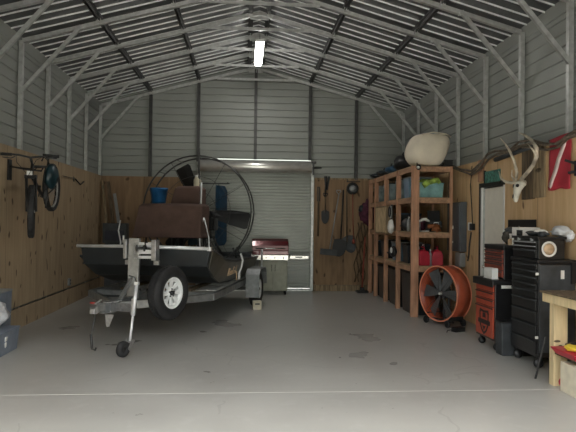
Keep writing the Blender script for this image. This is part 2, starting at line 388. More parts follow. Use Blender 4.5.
# ---- steel frames
def frame(n, y, tie=True, brace=True):
    root = MB()
    t = .062
    root.bar((XL - .01, y, EAVE + t / 2), (RX, y, RZ + t / 2), t, t); root.bar((RX, y, RZ + t / 2), (XR + .01, y, EAVE + t / 2), t, t)
    root.box((RX, y, RZ - .02), (.34, .012, .13))
    r = struct(root.build('trim_%d' % n, 'galv'), 'galvanized tube rafters of one steel frame')
    for x in (XL - .032, XR + .032):
        p = MB(); p.bb(x - .031, x + .031, y - .031, y + .031, 0 if y > 13.9 or True else 0, EAVE + .03); p.build('post', 'galv', r)
    if brace:
        for s, xw in ((1, XL), (-1, XR)):
            xa, xb = xw + s * .0, xw + s * .88
            p = MB(); p.bar((xa, y - .045, 3.66), (xb, y - .045, rz_at(xb) + .03), .045, .055); p.box((xb, y - .03, rz_at(xb) + .02), (.07, .05, .07)); p.build('knee_brace', 'galv', r)
    if tie:
        p = MB(); p.bar((RX - .94, y - .04, 5.17), (RX + .94, y - .04, 5.17), .035, .05); p.build('collar_tie', 'galv', r)
    return r
n = 6
ys = [YB - .01] + [YB - 1.235 - 1.22 * k for k in range(10)]
for k, y in enumerate(ys):
    if y < YF + .1: continue
    frame(n, y, tie=True, brace=True); n += 1
# hat channels running the length of the roof, dark, above the rafters
for x in (-2.31, -1.16, .06, .38, 1.58, 2.74):
    mb = MB(); z = rz_at(x) + .095
    mb.bb(x - .045, x + .045, YF, YB, z, z + .035)
    mb.bb(x - .028, x - .012, YF, YB, z - .055, z); mb.bb(x + .012, x + .028, YF, YB, z - .055, z)
    r = struct(mb.build('trim_%d' % n, 'darksteel'), 'dark channel running the length of the roof'); n += 1
    for y in ys:
        p = MB(); p.box((x, y - .075, z - .045), (.07, .035, .07)); p.build('bracket', 'galv', r)
# gable posts
for x in (-2.31, -1.16, .23, 1.58, 2.74):
    z0 = PLY + .0 if x < -1.2 or x > 1.7 else 3.22
    mb = MB(); mb.bb(x - .035, x - .008, YB - .03, YB + .05, z0, rz_at(x)); mb.bb(x + .008, x + .035, YB - .03, YB + .05, z0, rz_at(x)); mb.bb(x - .01, x + .01, YB + .0, YB + .03, z0, rz_at(x))
    struct(mb.build('trim_%d' % n, 'darksteel'), 'dark double gable post on the back wall'); n += 1
mb = MB(); mb.bb(-1.2, 1.74, YB - .02, YB + .08, 3.14, 3.20); struct(mb.build('trim_%d' % n, 'darksteel'), 'header beam over the roll-up door'); n += 1

# ---- roll-up door
d1 = bpy.data.objects.new('door_1', None); COL.objects.link(d1); struct(d1, 'grey ribbed roll-up door in the back wall')
mb = MB(); z = .06; pr = []
while z < 3.0:
    pr += [(0, z), (0, z + .040), (.032, z + .046), (.032, z + .070)]; z += .076
pr.append((0, z))
a = [mb.bm.verts.new((-1.10, YB + .055 + o, zz)) for o, zz in pr]; b = [mb.bm.verts.new((1.62, YB + .055 + o, zz)) for o, zz in pr]
for i in range(len(pr) - 1): mb.bm.faces.new((a[i], b[i], b[i + 1], a[i + 1]))
mb.build('curtain', 'rollup', d1)
mb = MB(); mb.bb(-1.10, 1.62, YB + .02, YB + .07, 0.005, .055); mb.build('bottom_bar', 'alurough', d1)
mb = MB(); mb.lathe([(.13, -1.36), (.145, -1.35), (.145, 1.35), (.13, 1.36)], axis_mx((.26, YB - .10, 3.03), (1, 0, 0)), 32); mb.build('drum', 'drumsteel', d1)
mb = MB(); mb.tube([(-1.16, YB - .1, 3.03), (1.86, YB - .1, 3.03)], .022); mb.box((1.66, YB - .06, 3.0), (.03, .16, .3)); mb.box((-1.13, YB - .06, 3.0), (.03, .16, .3)); mb.build('drum_axle', 'darksteel', d1)
for x in (-1.13, 1.655):
    mb = MB(); mb.bb(x - .04, x + .035, YB - .03, YB + .09, 0, 2.98); mb.build('track', 'galv', d1, bevel=.004)
mb = MB(); mb.bb(1.44, 1.58, YB - .03, YB + .02, .02, .055); mb.build('latch', 'white', d1)

# ---- white side door in the right wall
d2 = bpy.data.objects.new('door_2', None); COL.objects.link(d2); struct(d2, 'cream side door with a black header in the right wall')
mb = MB(); mb.bb(XR + .02, XR + .06, 8.34, 9.10, 0, 2.27); mb.build('door_slab', 'door', d2, bevel=.003)
mb = MB(); mb.bb(XR - .03, XR + .07, 8.28, 9.20, 2.29, 2.36); mb.bb(XR - .03, XR + .07, 9.15, 9.20, 0, 2.29); mb.build('door_frame', 'black', d2)
mb = MB(); mb.bb(XR - .02, XR + .07, 9.10, 9.15, 0, 2.29); mb.bb(XR - .02, XR + .07, 8.28, 8.33, 0, 2.29); mb.build('door_jamb', 'white', d2)
mb = MB(); mb.lathe([(.0, 0), (.028, .005), (.03, .03), (.02, .05), (.0, .055)], axis_mx((XR + .02, 9.03, 1.0), (-1, 0, 0)), 16); mb.build('door_knob', 'stainless', d2)

# ---- ceiling lamp
t = thing('ceiling_lamp', 'lit white strip lamp hanging under the roof ridge', 'ceiling lamp', (RX + .02, 11.5, 5.06))
mb = MB(); mb.bb(-.085, .085, -.75, .75, .03, .08); mb.build('housing', 'white', t, bevel=.008)
em = bpy.data.materials.new('lamp_diffuser'); em.use_nodes = True
b_ = em.node_tree.nodes['Principled BSDF']; b_.inputs['Base Color'].default_value = (.9, .9, .88, 1); b_.inputs['Emission Color'].default_value = (1, .97, .92, 1); b_.inputs['Emission Strength'].default_value = 7
nz_ = em.node_tree.nodes.new('ShaderNodeTexNoise'); nz_.inputs['Scale'].default_value = 3
mb = MB(); mb.loft([[(-.075, y, .03), (-.06, y, -.02), (.06, y, -.02), (.075, y, .03)] for y in (-.73, .73)]); mb.build('diffuser', em, t)
mb = MB(); mb.tube([(-.0, -.6, .08), (0, -.6, .30)], .006); mb.tube([(0, .6, .08), (0, .6, .30)], .006); mb.build('hanger', 'darksteel', t)
#@@PART2
# =================================================================== AIRBOAT
BOAT = ((-1.55, 9.0, 0), -12)
bt = thing('airboat', 'black aluminium airboat with brown canvas covered seats and round propeller cage, on a trailer', 'airboat', *BOAT)
secs = [(0, 1.05, 1.26, 1.0, 1.00), (.35, 1.06, 1.20, .97, .80), (.9, 1.07, 1.04, .95, .64), (1.6, 1.08, .97, .96, .60), (3.75, 1.08, .93, .97, .60)]
mb = MB(); mb.loft([[(-ht, y, zt), (-hb, y, zb), (hb, y, zb), (ht, y, zt)] for y, ht, zt, hb, zb in secs]); hull = mb.build('hull', 'hull', bt, bevel=.008)
mb = MB()                                            # right side panel with lettering sits proud of the hull
def side_pt(y, f, out=.012):
    for a, b in zip(secs, secs[1:]):
        if a[0] <= y <= b[0]:
            k = (y - a[0]) / (b[0] - a[0]); v = [a[i] + (b[i] - a[i]) * k for i in range(5)]
            return (v[3] + (v[1] - v[3]) * f + out, y, v[4] + (v[2] - v[4]) * f)
yy = [.12, .5, .9, 1.3, 1.7, 2.2, 2.8, 3.6]
mb.loft([[side_pt(y, .06), side_pt(y, .94), side_pt(y, .94, .002), side_pt(y, .06, .002)] for y in yy]); mb.build('side_panel', 'hullside', bt)
mb = MB()
for sgn in (-1, 1): mb.tube([(sgn * a[1], a[0], a[2]) for a in secs], .02, 8)
mb.build('gunwale_rail', 'darksteel', bt)
mb = MB(); mb.tube([(-1.10, -.02, 1.275), (-.10, -.035, 1.28), (1.04, -.02, 1.265)], .027, 8); mb.box((1.04, .0, 1.26), (.06, .07, .06)); mb.build('bow_rail', 'alu', bt)
mb = MB(); mb.bar((-1.02, .02, 1.0), (1.02, .02, 1.0), .03, .02); mb.bar((-1.06, .02, 1.12), (-.98, .55, .78), .03, .03); mb.bar((-.98, .55, .78), (-.6, .95, .63), .03, .03); mb.build('chine_rail', 'charcoal', bt)
# lettering on the side: six slanted light strokes groups
def letter(strokes, y0, z0, h=.11, w=.07):
    global mb
    mb = MB()
    for (a, b) in strokes:
        pa = (a[0] * w + a[1] * .03 + y0, a[1] * h + z0); pb = (b[0] * w + b[1] * .03 + y0, b[1] * h + z0)
        def at(p): return Vector((1.035 + .02 + (p[1] - .80) * .2, p[0], p[1]))
        mb.bar(at(pa), at(pb), .008, .013, up=(1, 0, 0))
Lt = {'R': [((0, 0), (0, 1)), ((0, 1), (.8, 1)), ((.8, 1), (.8, .5)), ((.8, .5), (0, .5)), ((.2, .5), (.9, 0))],
      'a': [((0, 0), (0, .55)), ((0, .55), (.7, .55)), ((.7, .55), (.7, 0)), ((.7, 0), (0, 0)), ((0, .3), (.7, .3))],
      'w': [((0, .6), (.2, 0)), ((.2, 0), (.4, .5)), ((.4, .5), (.6, 0)), ((.6, 0), (.8, .6))],
      'l': [((.2, 0), (.2, 1.1))], 'i': [((.2, 0), (.2, .55)), ((.2, .75), (.2, .85))]}
for k, ch in enumerate('Rawlil'):
    letter(Lt[ch], 1.15 + k * .115, .74, h=.13, w=.09); mb.build('letter', 'tan', bt)
# seats
def seat(px, y, w, d, z0, z1, legz, cov, lean=.10):
    mb = MB()
    mb.loft([[(px - w / 2 - .03, y - lean - .02, z0), (px + w / 2 + .03, y - lean - .02, z0), (px + w / 2 + .03, y + d, z0), (px - w / 2 - .03, y + d, z0)],
             [(px - w / 2, y - lean, z0 + .08), (px + w / 2, y - lean, z0 + .08), (px + w / 2, y + d, z0 + .08), (px - w / 2, y + d, z0 + .08)],
             [(px - w / 2 + .07, y - .02, z1 - .05), (px + w / 2, y - .02, z1 - .05), (px + w / 2, y + d, z1 - .05), (px - w / 2 + .07, y + d, z1 - .05)],
             [(px - w / 2 + .12, y + .03, z1), (px + w / 2 - .04, y + .03, z1), (px + w / 2 - .04, y + d - .03, z1), (px - w / 2 + .12, y + d - .03, z1)]])
    o = mb.build('seat_cover', cov, bt, bevel=.03)
    for sx in (-1, 1):
        for sy in (0, 1):
            l = MB(); l.tube([(px + sx * (w / 2 - .06), y + sy * d * .8, z0 + .02), (px + sx * (w / 2 - .02), y - .02 + sy * d, legz)], .016); l.build('seat_leg', 'darksteel', bt)
    return o
seat(-.14, 1.45, 1.26, .5, 1.38, 2.0, .96, 'brown')
seat(-.03, 2.1, .58, .42, 1.92, 2.36, .94, 'brown', lean=.06)
mb = MB(); mb.tube([(.30, 2.03, 2.42), (.30, 2.01, 2.0), (.31, 1.98, 1.6)], .018); mb.build('grab_rail', 'alu', bt)
mb = MB(); mb.tube([(.50, 1.55, 1.75), (.44, 1.45, 1.5), (.55, 1.2, 1.05)], .012); mb.tube([(.50, 1.55, 1.75), (.62, 1.45, 1.4), (.68, 1.3, 1.05)], .012); mb.build('rudder_stick', 'alu', bt)
mb = MB(); mb.tube([(-.98, 1.3, 1.68), (-.97, 1.2, 1.5), (-.88, 1.1, 1.3), (-.85, 1.0, 1.1)], .013); mb.build('grab_rail', 'alu', bt)
# engine and stand
mb = MB(); mb.bb(-.24, .26, 2.55, 2.95, 1.35, 1.9); mb.bb(-.34, .36, 2.62, 2.9, 1.5, 1.75)
for k in range(4): mb.bb(-.40, -.34, 2.63 + k * .07, 2.66 + k * .07, 1.5, 1.75); mb.bb(.36, .42, 2.63 + k * .07, 2.66 + k * .07, 1.5, 1.75)
mb.lathe([(.11, 0), (.12, .05), (.12, .2), (.05, .24)], axis_mx((0, 2.88, 1.9), (0, 1, 0)), 20)
eng = mb.build('engine', 'black', bt, bevel=.012)
mb = MB()
for sx in (-1, 1):
    mb.tube([(sx * .3, 2.55, 1.36), (sx * .45, 2.4, .93)], .022); mb.tube([(sx * .3, 2.95, 1.36), (sx * .45, 3.2, .93)], .022); mb.tube([(sx * .3, 2.5, 1.36), (sx * .3, 3.0, 1.36)], .022)
mb.tube([(-.3, 2.55, 1.36), (.3, 2.55, 1.36)], .022); mb.tube([(-.3, 2.95, 1.36), (.3, 2.95, 1.36)], .022); mb.build('engine_stand', 'darksteel', bt)
# cage: two hoops, spokes, legs
HC = Vector((-.06, 3.0, 1.89)); RC = 1.15
def ring(y, r, n=48): return [(HC.x + r * math.cos(2 * PI * k / n), y, HC.z + r * math.sin(2 * PI * k / n)) for k in range(n)]
mb = MB(); mb.tube(ring(2.92, RC), .016, 6, True); mb.tube(ring(3.28, RC * .985), .016, 6, True)
for k in range(16):
    a = 2 * PI * k / 16; mb.tube([(HC.x + RC * math.cos(a), 2.92, HC.z + RC * math.sin(a)), (HC.x + RC * .985 * math.cos(a), 3.28, HC.z + RC * .985 * math.sin(a))], .008, 5)
cage = mb.build('propeller_cage', 'darksteel', bt)
mb = MB()
for k in range(12):
    a = 2 * PI * (k + .3) / 12
    mb.tube([(HC.x + .13 * math.cos(a), 2.9, HC.z + .13 * math.sin(a)), (HC.x + RC * math.cos(a + .35), 2.92, HC.z + RC * math.sin(a + .35))], .006, 5)
    a2 = a + .2
    mb.tube([(HC.x + .2 * math.cos(a2), 3.3, HC.z + .2 * math.sin(a2)), (HC.x + RC * .985 * math.cos(a2 - .3), 3.28, HC.z + RC * .985 * math.sin(a2 - .3))], .004, 5)
for rr in (.42, .72): mb.tube(ring(2.91, rr, 32), .005, 5, True)
mb.build('cage_spokes', 'darksteel', cage)
mb = MB()
for sx in (-1, 1):
    for y in (2.92, 3.28): mb.tube([(sx * .72, y, HC.z - .74), (sx * .8, y, .93)], .018)
mb.tube([(-.0, 2.9, HC.z + RC - .02), (0, 2.88, HC.z + RC + .16)], .012); mb.tube([(0, 2.9, HC.z + RC), (0, 2.9, HC.z + .4)], .010)
mb.build('cage_legs', 'darksteel', bt)
# propeller
pr_ = MB(); pr_.lathe([(.0, -.1), (.06, -.08), (.11, 0), (.11, .08), (0, .09)], axis_mx((0, 3.1, HC.z), (0, -1, 0)), 20); hub = pr_.build('propeller_hub', 'black', bt)
for ang in (115, -11, -130):
    mb = MB(); rings = []
    for f, wd, tw in ((.08, .07, 40), (.25, .17, 30), (.45, .26, 20), (.68, .32, 14), (.97, .36, 10), (1.03, .30, 9)):
        c, s_ = math.cos(R(ang)), math.sin(R(ang)); ca, sa = math.cos(R(tw)), math.sin(R(tw)); q4 = []
        for (u, v) in ((-.5, 0), (-.1, .5), (.5, 0), (-.1, -.5)):
            a_, b_ = u * wd, v * .025
            tx = a_ * ca - b_ * sa; ty = a_ * sa + b_ * ca
            q4.append((c * f - s_ * tx, 3.1 + ty, HC.z + s_ * f + c * tx))
        rings.append(q4)
    mb.loft(rings); mb.build('propeller_blade', 'black', bt)
# rudders
for x, m_ in ((-.36, 'teal'), (.24, 'navy')):
    mb = MB()
    mb.loft([[(x - .012 + (yq - 3.46) * .28 + dq, yq, z) for dq, yq in ((0, 3.40), (.024, 3.40), (.028, 3.52), (.016, 3.86 - tp), (.008, 3.86 - tp), (-.004, 3.52))] for z, tp in ((1.16, .1), (1.25, 0), (2.36, 0), (2.46, .1))])
    rot = mb.build('rudder', m_, bt)
    mb = MB(); mb.tube([(x, 3.46, 1.0), (x, 3.46, 2.5)], .014); mb.build('rudder_post', 'alurough', rot)
mb = MB(); mb.tube([(-.5, 3.45, 2.5), (.5, 3.45, 2.5)], .016); mb.tube([(-.5, 3.45, 1.0), (.5, 3.45, 1.0)], .016)
for sx in (-1, 1): mb.tube([(sx * .5, 3.45, 2.5), (sx * .5, 3.28, 2.5)], .014); mb.tube([(sx * .5, 3.45, 1.0), (sx * .5, 3.45, .92)], .014)
mb.build('rudder_frame', 'darksteel', bt)
mb = MB(); mb.bb(-.95, .95, 3.66, 3.73, .62, 1.02); mb.build('transom', 'charcoal', bt)
# strap over the stern quarter
mb = MB(); mb.tube([(1.14, 1.75, 1.10), (1.19, 1.72, .98), (1.17, 1.70, .86), (1.13, 1.68, .74)], .02, 6); mb.box((1.14, 1.66, .70), (.03, .07, .12)); mb.build('tie_down_strap', 'white', bt)
mb = MB(); mb.box((1.15, 1.40, .73), (.02, .03, .16), (8, 0, 0)); mb.build('registration_strip', 'tan', bt)

tb = (Vector((-.155, 0, 0)))
def W(x, y, z):
    a = R(-12); return (-1.55 + x * math.cos(a) - y * math.sin(a), 9.0 + x * math.sin(a) + y * math.cos(a), z)
t = thing('bucket', 'blue plastic bucket standing on the lower brown seat cover of the airboat', 'bucket', W(-.40, 1.66, 2.0))
mb = MB(); mb.lathe([(.125, 0), (.160, .26), (.170, .26), (.170, .29), (.160, .29), (.153, .26), (.11, .012), (0, .012)], None, 24); mb.build('body', 'blue', t)
mb = MB(); mb.tube([(.168 * math.cos(a), .168 * math.sin(a), .26) for a in [PI * k / 12 for k in range(13)]], .004, 5); mb.build('handle', 'darksteel', t)
t = thing('jug', 'small pale jug with light cap standing on the upper airboat seat', 'jug', W(.14, 2.24, 2.36))
mb = MB(); mb.lathe([(.05, 0), (.055, .02), (.055, .13), (.03, .17), (.022, .19), (0, .19)], None, 18); mb.build('body', 'beigebox', t)
mb = MB(); mb.lathe([(.028, .185), (.028, .215), (0, .215)], None, 14); mb.build('cap', 'white', t)
mb = MB(); mb.tube([(.05, 0, .13), (.085, 0, .12), (.085, 0, .06), (.05, 0, .05)], .009, 6); mb.build('handle', 'beigebox', t)
# =================================================================== TRAILER
tr = thing('boat_trailer', 'galvanized boat trailer with winch post, tongue jack and coupler carrying the airboat', 'trailer', *BOAT)
mb = MB()
for sgn in (-1, 1):
    mb.bar((0, -.95, .49), (sgn * 1.02, .3, .49), .06, .11); mb.bar((sgn * 1.02, .27, .49), (sgn * 1.02, 3.75, .49), .06, .11)
for y in (.5, 1.5, 2.5, 3.7): mb.bar((-1.0, y, .49), (1.0, y, .49), .06, .08)
mb.build('frame', 'trailer', tr, bevel=.004)
for x in (-.55, .55):
    mb = MB(); mb.bar((x, .5, .56), (x, 3.75, .56), .1, .04); mb.build('bunk', 'darkwood', tr)
mb = MB(); mb.bar((0, -1.42, .52), (0, .5, .50), .08, .12); mb.build('tongue', 'trailer', tr, bevel=.004)
mb = MB(); mb.box((0, -1.12, .52), (.12, .30, .15)); 
for k in range(5): mb.lathe([(.013, 0), (.013, .03), (0, .03)], axis_mx((.055, -1.24 + k * .06, .575), (1, 0, 0)), 8); mb.lathe([(.013, 0), (.013, .03), (0, .03)], axis_mx((.055, -1.24 + k * .06, .465), (1, 0, 0)), 8)
mb.build('tongue_hinge', 'alurough', tr, bevel=.004)
mb = MB(); mb.loft([[(-.05, -1.42, .50), (.05, -1.42, .50), (.05, -1.42, .6), (-.05, -1.42, .6)], [(-.045, -1.55, .52), (.045, -1.55, .52), (.045, -1.55, .61), (-.045, -1.55, .61)], [(-.055, -1.65, .50), (.055, -1.65, .50), (.05, -1.65, .59), (-.05, -1.65, .59)], [(-.03, -1.70, .50), (.03, -1.70, .50), (.03, -1.69, .56), (-.03, -1.69, .56)]])
mb.box((0, -1.53, .63), (.03, .16, .02), (12, 0, 0)); cp = mb.build('coupler', 'alurough', tr, bevel=.006)
mb = MB(); mb.tube([(-.09, -1.57, .62), (-.02, -1.57, .62)], .013); mb.build('coupler_pin', 'red', cp)
mb = MB(); mb.prism([(0, 0), (.12, 0), (.06, -.16), (.02, -.16)], .008, axis_mx((.06, -1.45, .46), (0, -1, 0), (1, 0, 0))); mb.build('jack_bracket_plate', 'alurough', cp)
mb = MB(); mb.tube([(-.03, -1.54, .48), (-.035, -1.58, .35), (-.03, -1.65, .2), (-.01, -1.66, .05), (.01, -1.62, .03), (.015, -1.6, .06)], .011, 6); mb.tube([(-.03, -1.65, .24), (-.01, -1.66, .06)], .017, 6); mb.build('safety_chain', 'darksteel', tr)
# winch post
mb = MB(); mb.bar((.0, -.42, .53), (.02, -.42, 1.42), .16, .07, up=(0, 1, 0)); mb.bar((0, -.42, .85), (0, -.9, .55), .05, .05); wp = mb.build('winch_post', 'galv', tr, bevel=.005)
for x0, x1 in ((-.13, -.08), (.30, .37)):
    mb = MB(); mb.bb(x0, x1, -.5, -.34, 1.12 if x0 < 0 else 1.10, 1.40); mb.box(((x0 + x1) / 2, -.36, 1.06), (.08, .06, .07)); mb.build('bow_stop', 'alurough', wp, bevel=.006)
mb = MB(); mb.bar((.02, -.44, 1.34), (.34, -.44, 1.345), .03, .04); mb.bar((.02, -.44, 1.22), (.34, -.44, 1.225), .03, .06); mb.bar((.02, -.44, 1.14), (.34, -.44, 1.145), .03, .04); mb.build('crossbar', 'alu', wp)
mb = MB(); mb.lathe([(.05, -.06), (.05, -.055), (.02, -.055), (.02, .055), (.05, .055), (.05, .06)], axis_mx((.14, -.5, 1.28), (1, 0, 0)), 18); mb.tube([(.2, -.5, 1.28), (.23, -.5, 1.28), (.23, -.56, 1.36), (.27, -.56, 1.37)], .01, 6); mb.build('winch', 'darksteel', wp)
mb = MB(); mb.tube([(-.16, -.42, 1.35), (-.16, -.42, 1.46)], .014); mb.build('bow_light', 'white', wp)
# jack
jt, jb = Vector((.51, -1.52, .86)), Vector((.49, -1.66, .17))
mb = MB(); mb.tube([jt, jt.lerp(jb, .55)], .021, 12); mb.tube([jt.lerp(jb, .5), jb], .016, 12); mb.box(jt + Vector((0, 0, .02)), (.055, .055, .04)); jk = mb.build('jack', 'alu', tr)
mb = MB(); mb.tube([jt + Vector((0, 0, .03)), jt + Vector((-.02, -.02, .1)), jt + Vector((-.09, -.04, .12))], .009, 6); mb.build('jack_handle', 'darksteel', jk)
mb = MB(); mb.bar((.04, -1.24, .53), (.47, -1.50, .56), .05, .10); mb.bar((.475, -1.53, .48), (.48, -1.52, .68), .06, .03); mb.build('jack_bracket', 'alurough', tr)
mb = MB(); mb.bar(jb + Vector((-.035, 0, .02)), (.43, -1.74, .09), .012, .06, up=(0, 1, 0)); mb.bar(jb + Vector((.045, 0, .02)), (.52, -1.76, .09), .012, .06, up=(0, 1, 0)); mb.box(jb, (.10, .07, .02)); mb.build('caster_fork', 'alurough', jk)
mb = MB(); mb.lathe([(.03, -.035), (.08, -.035), (.098, -.018), (.098, .018), (.08, .035), (.03, .035)], axis_mx((.46, -1.79, .098), (1, -.45, 0)), 20, closed=True); mb.lathe([(.0, -.02), (.032, -.02), (.032, .02), (0, .02)], axis_mx((.46, -1.79, .098), (1, -.45, 0)), 12); mb.build('caster_wheel', 'rubber', jk)
# wheels -------------------------------------------------------------
def wheel(parent, c, nrm, Ro, w, Rr):
    mx = axis_mx(c, nrm)
    h = w / 2
    mb = MB(); prof = [(Rr, -h * .85), (Rr + .03, -h * .98), (Ro - .07, -h * 1.02), (Ro - .015, -h * .82), (Ro, -h * .6), (Ro, h * .6), (Ro - .015, h * .82), (Ro - .07, h * 1.02), (Rr + .03, h * .98), (Rr, h * .85), (Rr - .01, 0)]
    mb.lathe(prof, mx, 48, closed=True)
    for k in range(40):
        a = 2 * PI * k / 40
        for s_ in (-1, 1):
            m2 = mx @ Matrix.Rotation(a + s_ * .05, 4, 'Z') @ Matrix.Translation((Ro + .001, 0, s_ * h * .38))
            mb.box((0, 0, 0), (.012, .035, h * .35), m2)
    ti = mb.build('tire', 'rubber', parent)
    mb = MB(); mb.lathe([(Rr + .012, -h * .8), (Rr + .014, -h * .76), (Rr - .02, -h * .7), (Rr - .03, h * .3), (Rr - .02, h * .74), (Rr + .014, h * .82), (Rr + .006, h * .86), (Rr - .035, h * .72), (Rr - .05, h * .3), (Rr - .045, -h * .6)], mx, 40, closed=True)
    # disc with eight openings: 8 spokes + centre + outer ring
    z = h * .30
    mb.lathe([(.0, z + .02), (.065, z + .02), (.082, z), (.082, z - .02), (.0, z - .02)], mx, 24)
    for k in range(8):
        m2 = mx @ Matrix.Rotation(2 * PI * k / 8, 4, 'Z')
        mb._new([(.06, -.020, z + .01), (.06, .020, z + .01), (Rr - .03, .036, z + .03), (Rr - .03, -.036, z + .03), (.06, -.020, z - .01), (.06, .020, z - .01), (Rr - .03, .036, z + .012), (Rr - .03, -.036, z + .012)], [(0, 1, 2, 3), (7, 6, 5, 4), (0, 3, 7, 4), (1, 5, 6, 2), (2, 6, 7, 3), (0, 4, 5, 1)], m2)
    mb.lathe([(Rr - .055, z + .02), (Rr - .02, z + .034), (Rr - .02, z + .0), (Rr - .055, z + .0)], mx, 40, closed=True)
    rm = mb.build('rim', 'whitepaint', parent)
    mb = MB(); mb.lathe([(0, z + .06), (.025, z + .055), (.035, z + .02), (.035, z - .03)], mx, 16)
    for k in range(5): mb.lathe([(0, z + .035), (.01, z + .035), (.01, z + .01)], mx @ Matrix.Rotation(2 * PI * k / 5, 4, 'Z') @ Matrix.Translation((.052, 0, 0)), 8)
    mb.build('hub', 'black', parent)
for sx in (-1, 1):
    wr = bpy.data.objects.new('wheel', None); COL.objects.link(wr); wr.parent = tr
    wheel(wr, (sx * 1.22, 2.85, .34), (sx, 0, 0), .34, .2, .19)
    mb = MB(); prof = []
    pts = [(2.85 - .44, .22), (2.85 - .43, .66), (2.85 - .3, .76), (2.85 + .3, .76), (2.85 + .40, .66), (2.85 + .44, .42)]
    x0, x1 = (1.10, 1.37) if sx > 0 else (-1.37, -1.10)
    mb.loft([[(x0, y, z), (x1, y, z), (x1, y + (.012 if y < 2.85 else -.012), z - .012), (x0, y + (.012 if y < 2.85 else -.012), z - .012)] for y, z in pts]); mb.build('fender', 'trailer', tr)
mb = MB(); mb.bar((-1.2, 2.85, .34), (1.2, 2.85, .34), .06, .06); mb.build('axle', 'darksteel', tr)
for sx in (-1, 1):
    mb = MB(); mb.tube([(sx * 1.05, 3.6, .45), (sx * 1.2, 3.6, .45), (sx * 1.2, 3.6, 1.1)], .022); mb.build('guide_post', 'galv', tr)
# spare carrier and spare
mb = MB(); mb.bar((0, -.97, .50), (.62, -.94, .56), .07, .10); mb.bar((.60, -.94, .52), (.60, -.94, .78), .06, .05, up=(1, 0, 0)); mb.build('spare_bracket', 'galv', tr, bevel=.004)
st = thing('spare_tire', 'spare tire on a white eight-hole steel wheel mounted beside the trailer tongue', 'tire', *BOAT)
wheel(st, (.735, -.95, .70), (.94, -.32, 0), .365, .185, .215)

# white box below the trailer
t = thing('small_box', 'small cream box with a dark slot on the floor under the trailer rear', 'box', (.25, 11.0, 0), 8)
mb = MB(); mb.bb(-.08, .08, -.06, .06, 0, .17); mb.build('body', 'beigebox', t, bevel=.006)
mb = MB(); mb.bb(-.045, .045, -.064, -.058, .10, .125); mb.build('slot', 'black', t)

# =================================================================== GRILL
t = thing('gas_grill', 'stainless gas grill with a maroon lid and one side shelf by the roll-up door', 'grill', (.6, 13.42, 0))
mb = MB(); mb.bb(-.26, .40, -.2, .22, .09, .80); mb.build('cabinet', 'olive', t, bevel=.006)
for x0, x1 in ((-.235, .06), (.08, .375)):
    mb = MB(); mb.bb(x0, x1, -.222, -.2, .13, .77); dd = mb.build('door', 'olive', t, bevel=.004)
    mb = MB(); xx = x1 - .03 if x0 < 0 else x0 + .03; mb.tube([(xx, -.25, .55), (xx, -.25, .7)], .008, 6); mb.build('handle', 'stainless', dd)
mb = MB(); mb.bb(-.46, .42, -.26, .26, .80, .93); mb.build('control_panel', 'stainless', t, bevel=.012)
for k in range(4):
    mb = MB(); mb.lathe([(.0, .02), (.012, .018), (.014, 0)], axis_mx((-.3 + k * .2, -.26, .86), (0, -1, 0)), 14); mb.build('knob', 'black', t)
mb = MB(); mb.bb(-.42, .42, -.25, .24, .93, 1.02); mb.build('firebox', 'maroon', t, bevel=.01)
mb = MB(); mb.loft([[(x, -.27, 1.02), (x, -.26, 1.14), (x, -.18, 1.24), (x, -.02, 1.29), (x, .16, 1.26), (x, .25, 1.12), (x, .25, 1.02)] for x in (-.43, .42)]); mb.build('lid', 'maroon', t, bevel=.012)
mb = MB(); mb.tube([(-.33, -.27, 1.08), (-.33, -.33, 1.08), (.33, -.33, 1.08), (.33, -.27, 1.08)], .012); mb.build('lid_handle', 'stainless', t)
mb = MB(); mb.bb(.44, .90, -.22, .22, .83, .92); sh = mb.build('side_shelf', 'stainless', t, bevel=.015)
mb = MB(); mb.bb(.58, .74, -.226, -.218, .865, .89); mb.build('shelf_slot', 'black', sh)
for x in (-.22, .36):
    for y in (-.16, .17):
        mb = MB(); mb.lathe([(0, -.02), (.045, -.02), (.045, .02), (0, .02)], axis_mx((x, y, .045), (1, 0, 0)), 14); mb.box((x, y, .085), (.05, .03, .03)); mb.build('caster', 'black', t)
mb = MB(); mb.tube([(-.42, .0, .97), (-.52, .0, .97), (-.60, -.05, .95)], .012); mb.build('burner_pipe', 'stainless', t)

# =================================================================== leaning boards, back left
def board(pa, pb, w, th, m_, label, up=(0, 1, 0), group=None):
    mb = MB(); c = (Vector(pa) + Vector(pb)) / 2
    base = Vector(pa); mb.bar(Vector(pa) - base, Vector(pb) - base, w, th, up=up)
    o = mb.build('wood_board', m_, bevel=.003); o.location = base; return tag(o, label, 'board', 'boards leaning in the back left corner')
board((-2.98, 13.4, .03), (-3.40, 13.86, 2.62), .045, .09, 'oldwood', 'thin tan board leaning at the back left corner, leftmost of three')
board((-2.80, 13.35, .03), (-3.27, 13.88, 2.60), .07, .05, 'darkwood', 'dark brown board leaning in the back left corner, middle of three')
board((-2.62, 13.3, .03), (-3.12, 13.90, 2.32), .07, .04, 'lightgrey', 'pale grey strip leaning in the back left corner, rightmost of three')
t = thing('wall_box', 'dark framed box with a blue-black front standing behind the boat bow', 'box', (-2.95, 12.9, 0))
mb = MB(); mb.bb(-.12, .32, -.1, .1, 0, 1.18); mb.build('stand', 'charcoal', t, bevel=.006)
mb = MB(); mb.bb(-.16, .36, -.13, .13, 1.18, 1.62); mb.build('body', 'charcoal', t, bevel=.01)
mb = MB(); mb.bb(-.11, .31, -.137, -.128, 1.24, 1.46); mb.build('front_panel', mat('blue_black_panel', (.02, .022, .045), .3), t)
mb = MB(); mb.tube([(XL + .05, 10.95, 2.50), (XL + .05, 11.7, 2.51)], .008); o = mb.build('wall_hook', 'black'); tag(o, 'thin black bar sticking out along the left plywood behind the bicycle', 'hook')
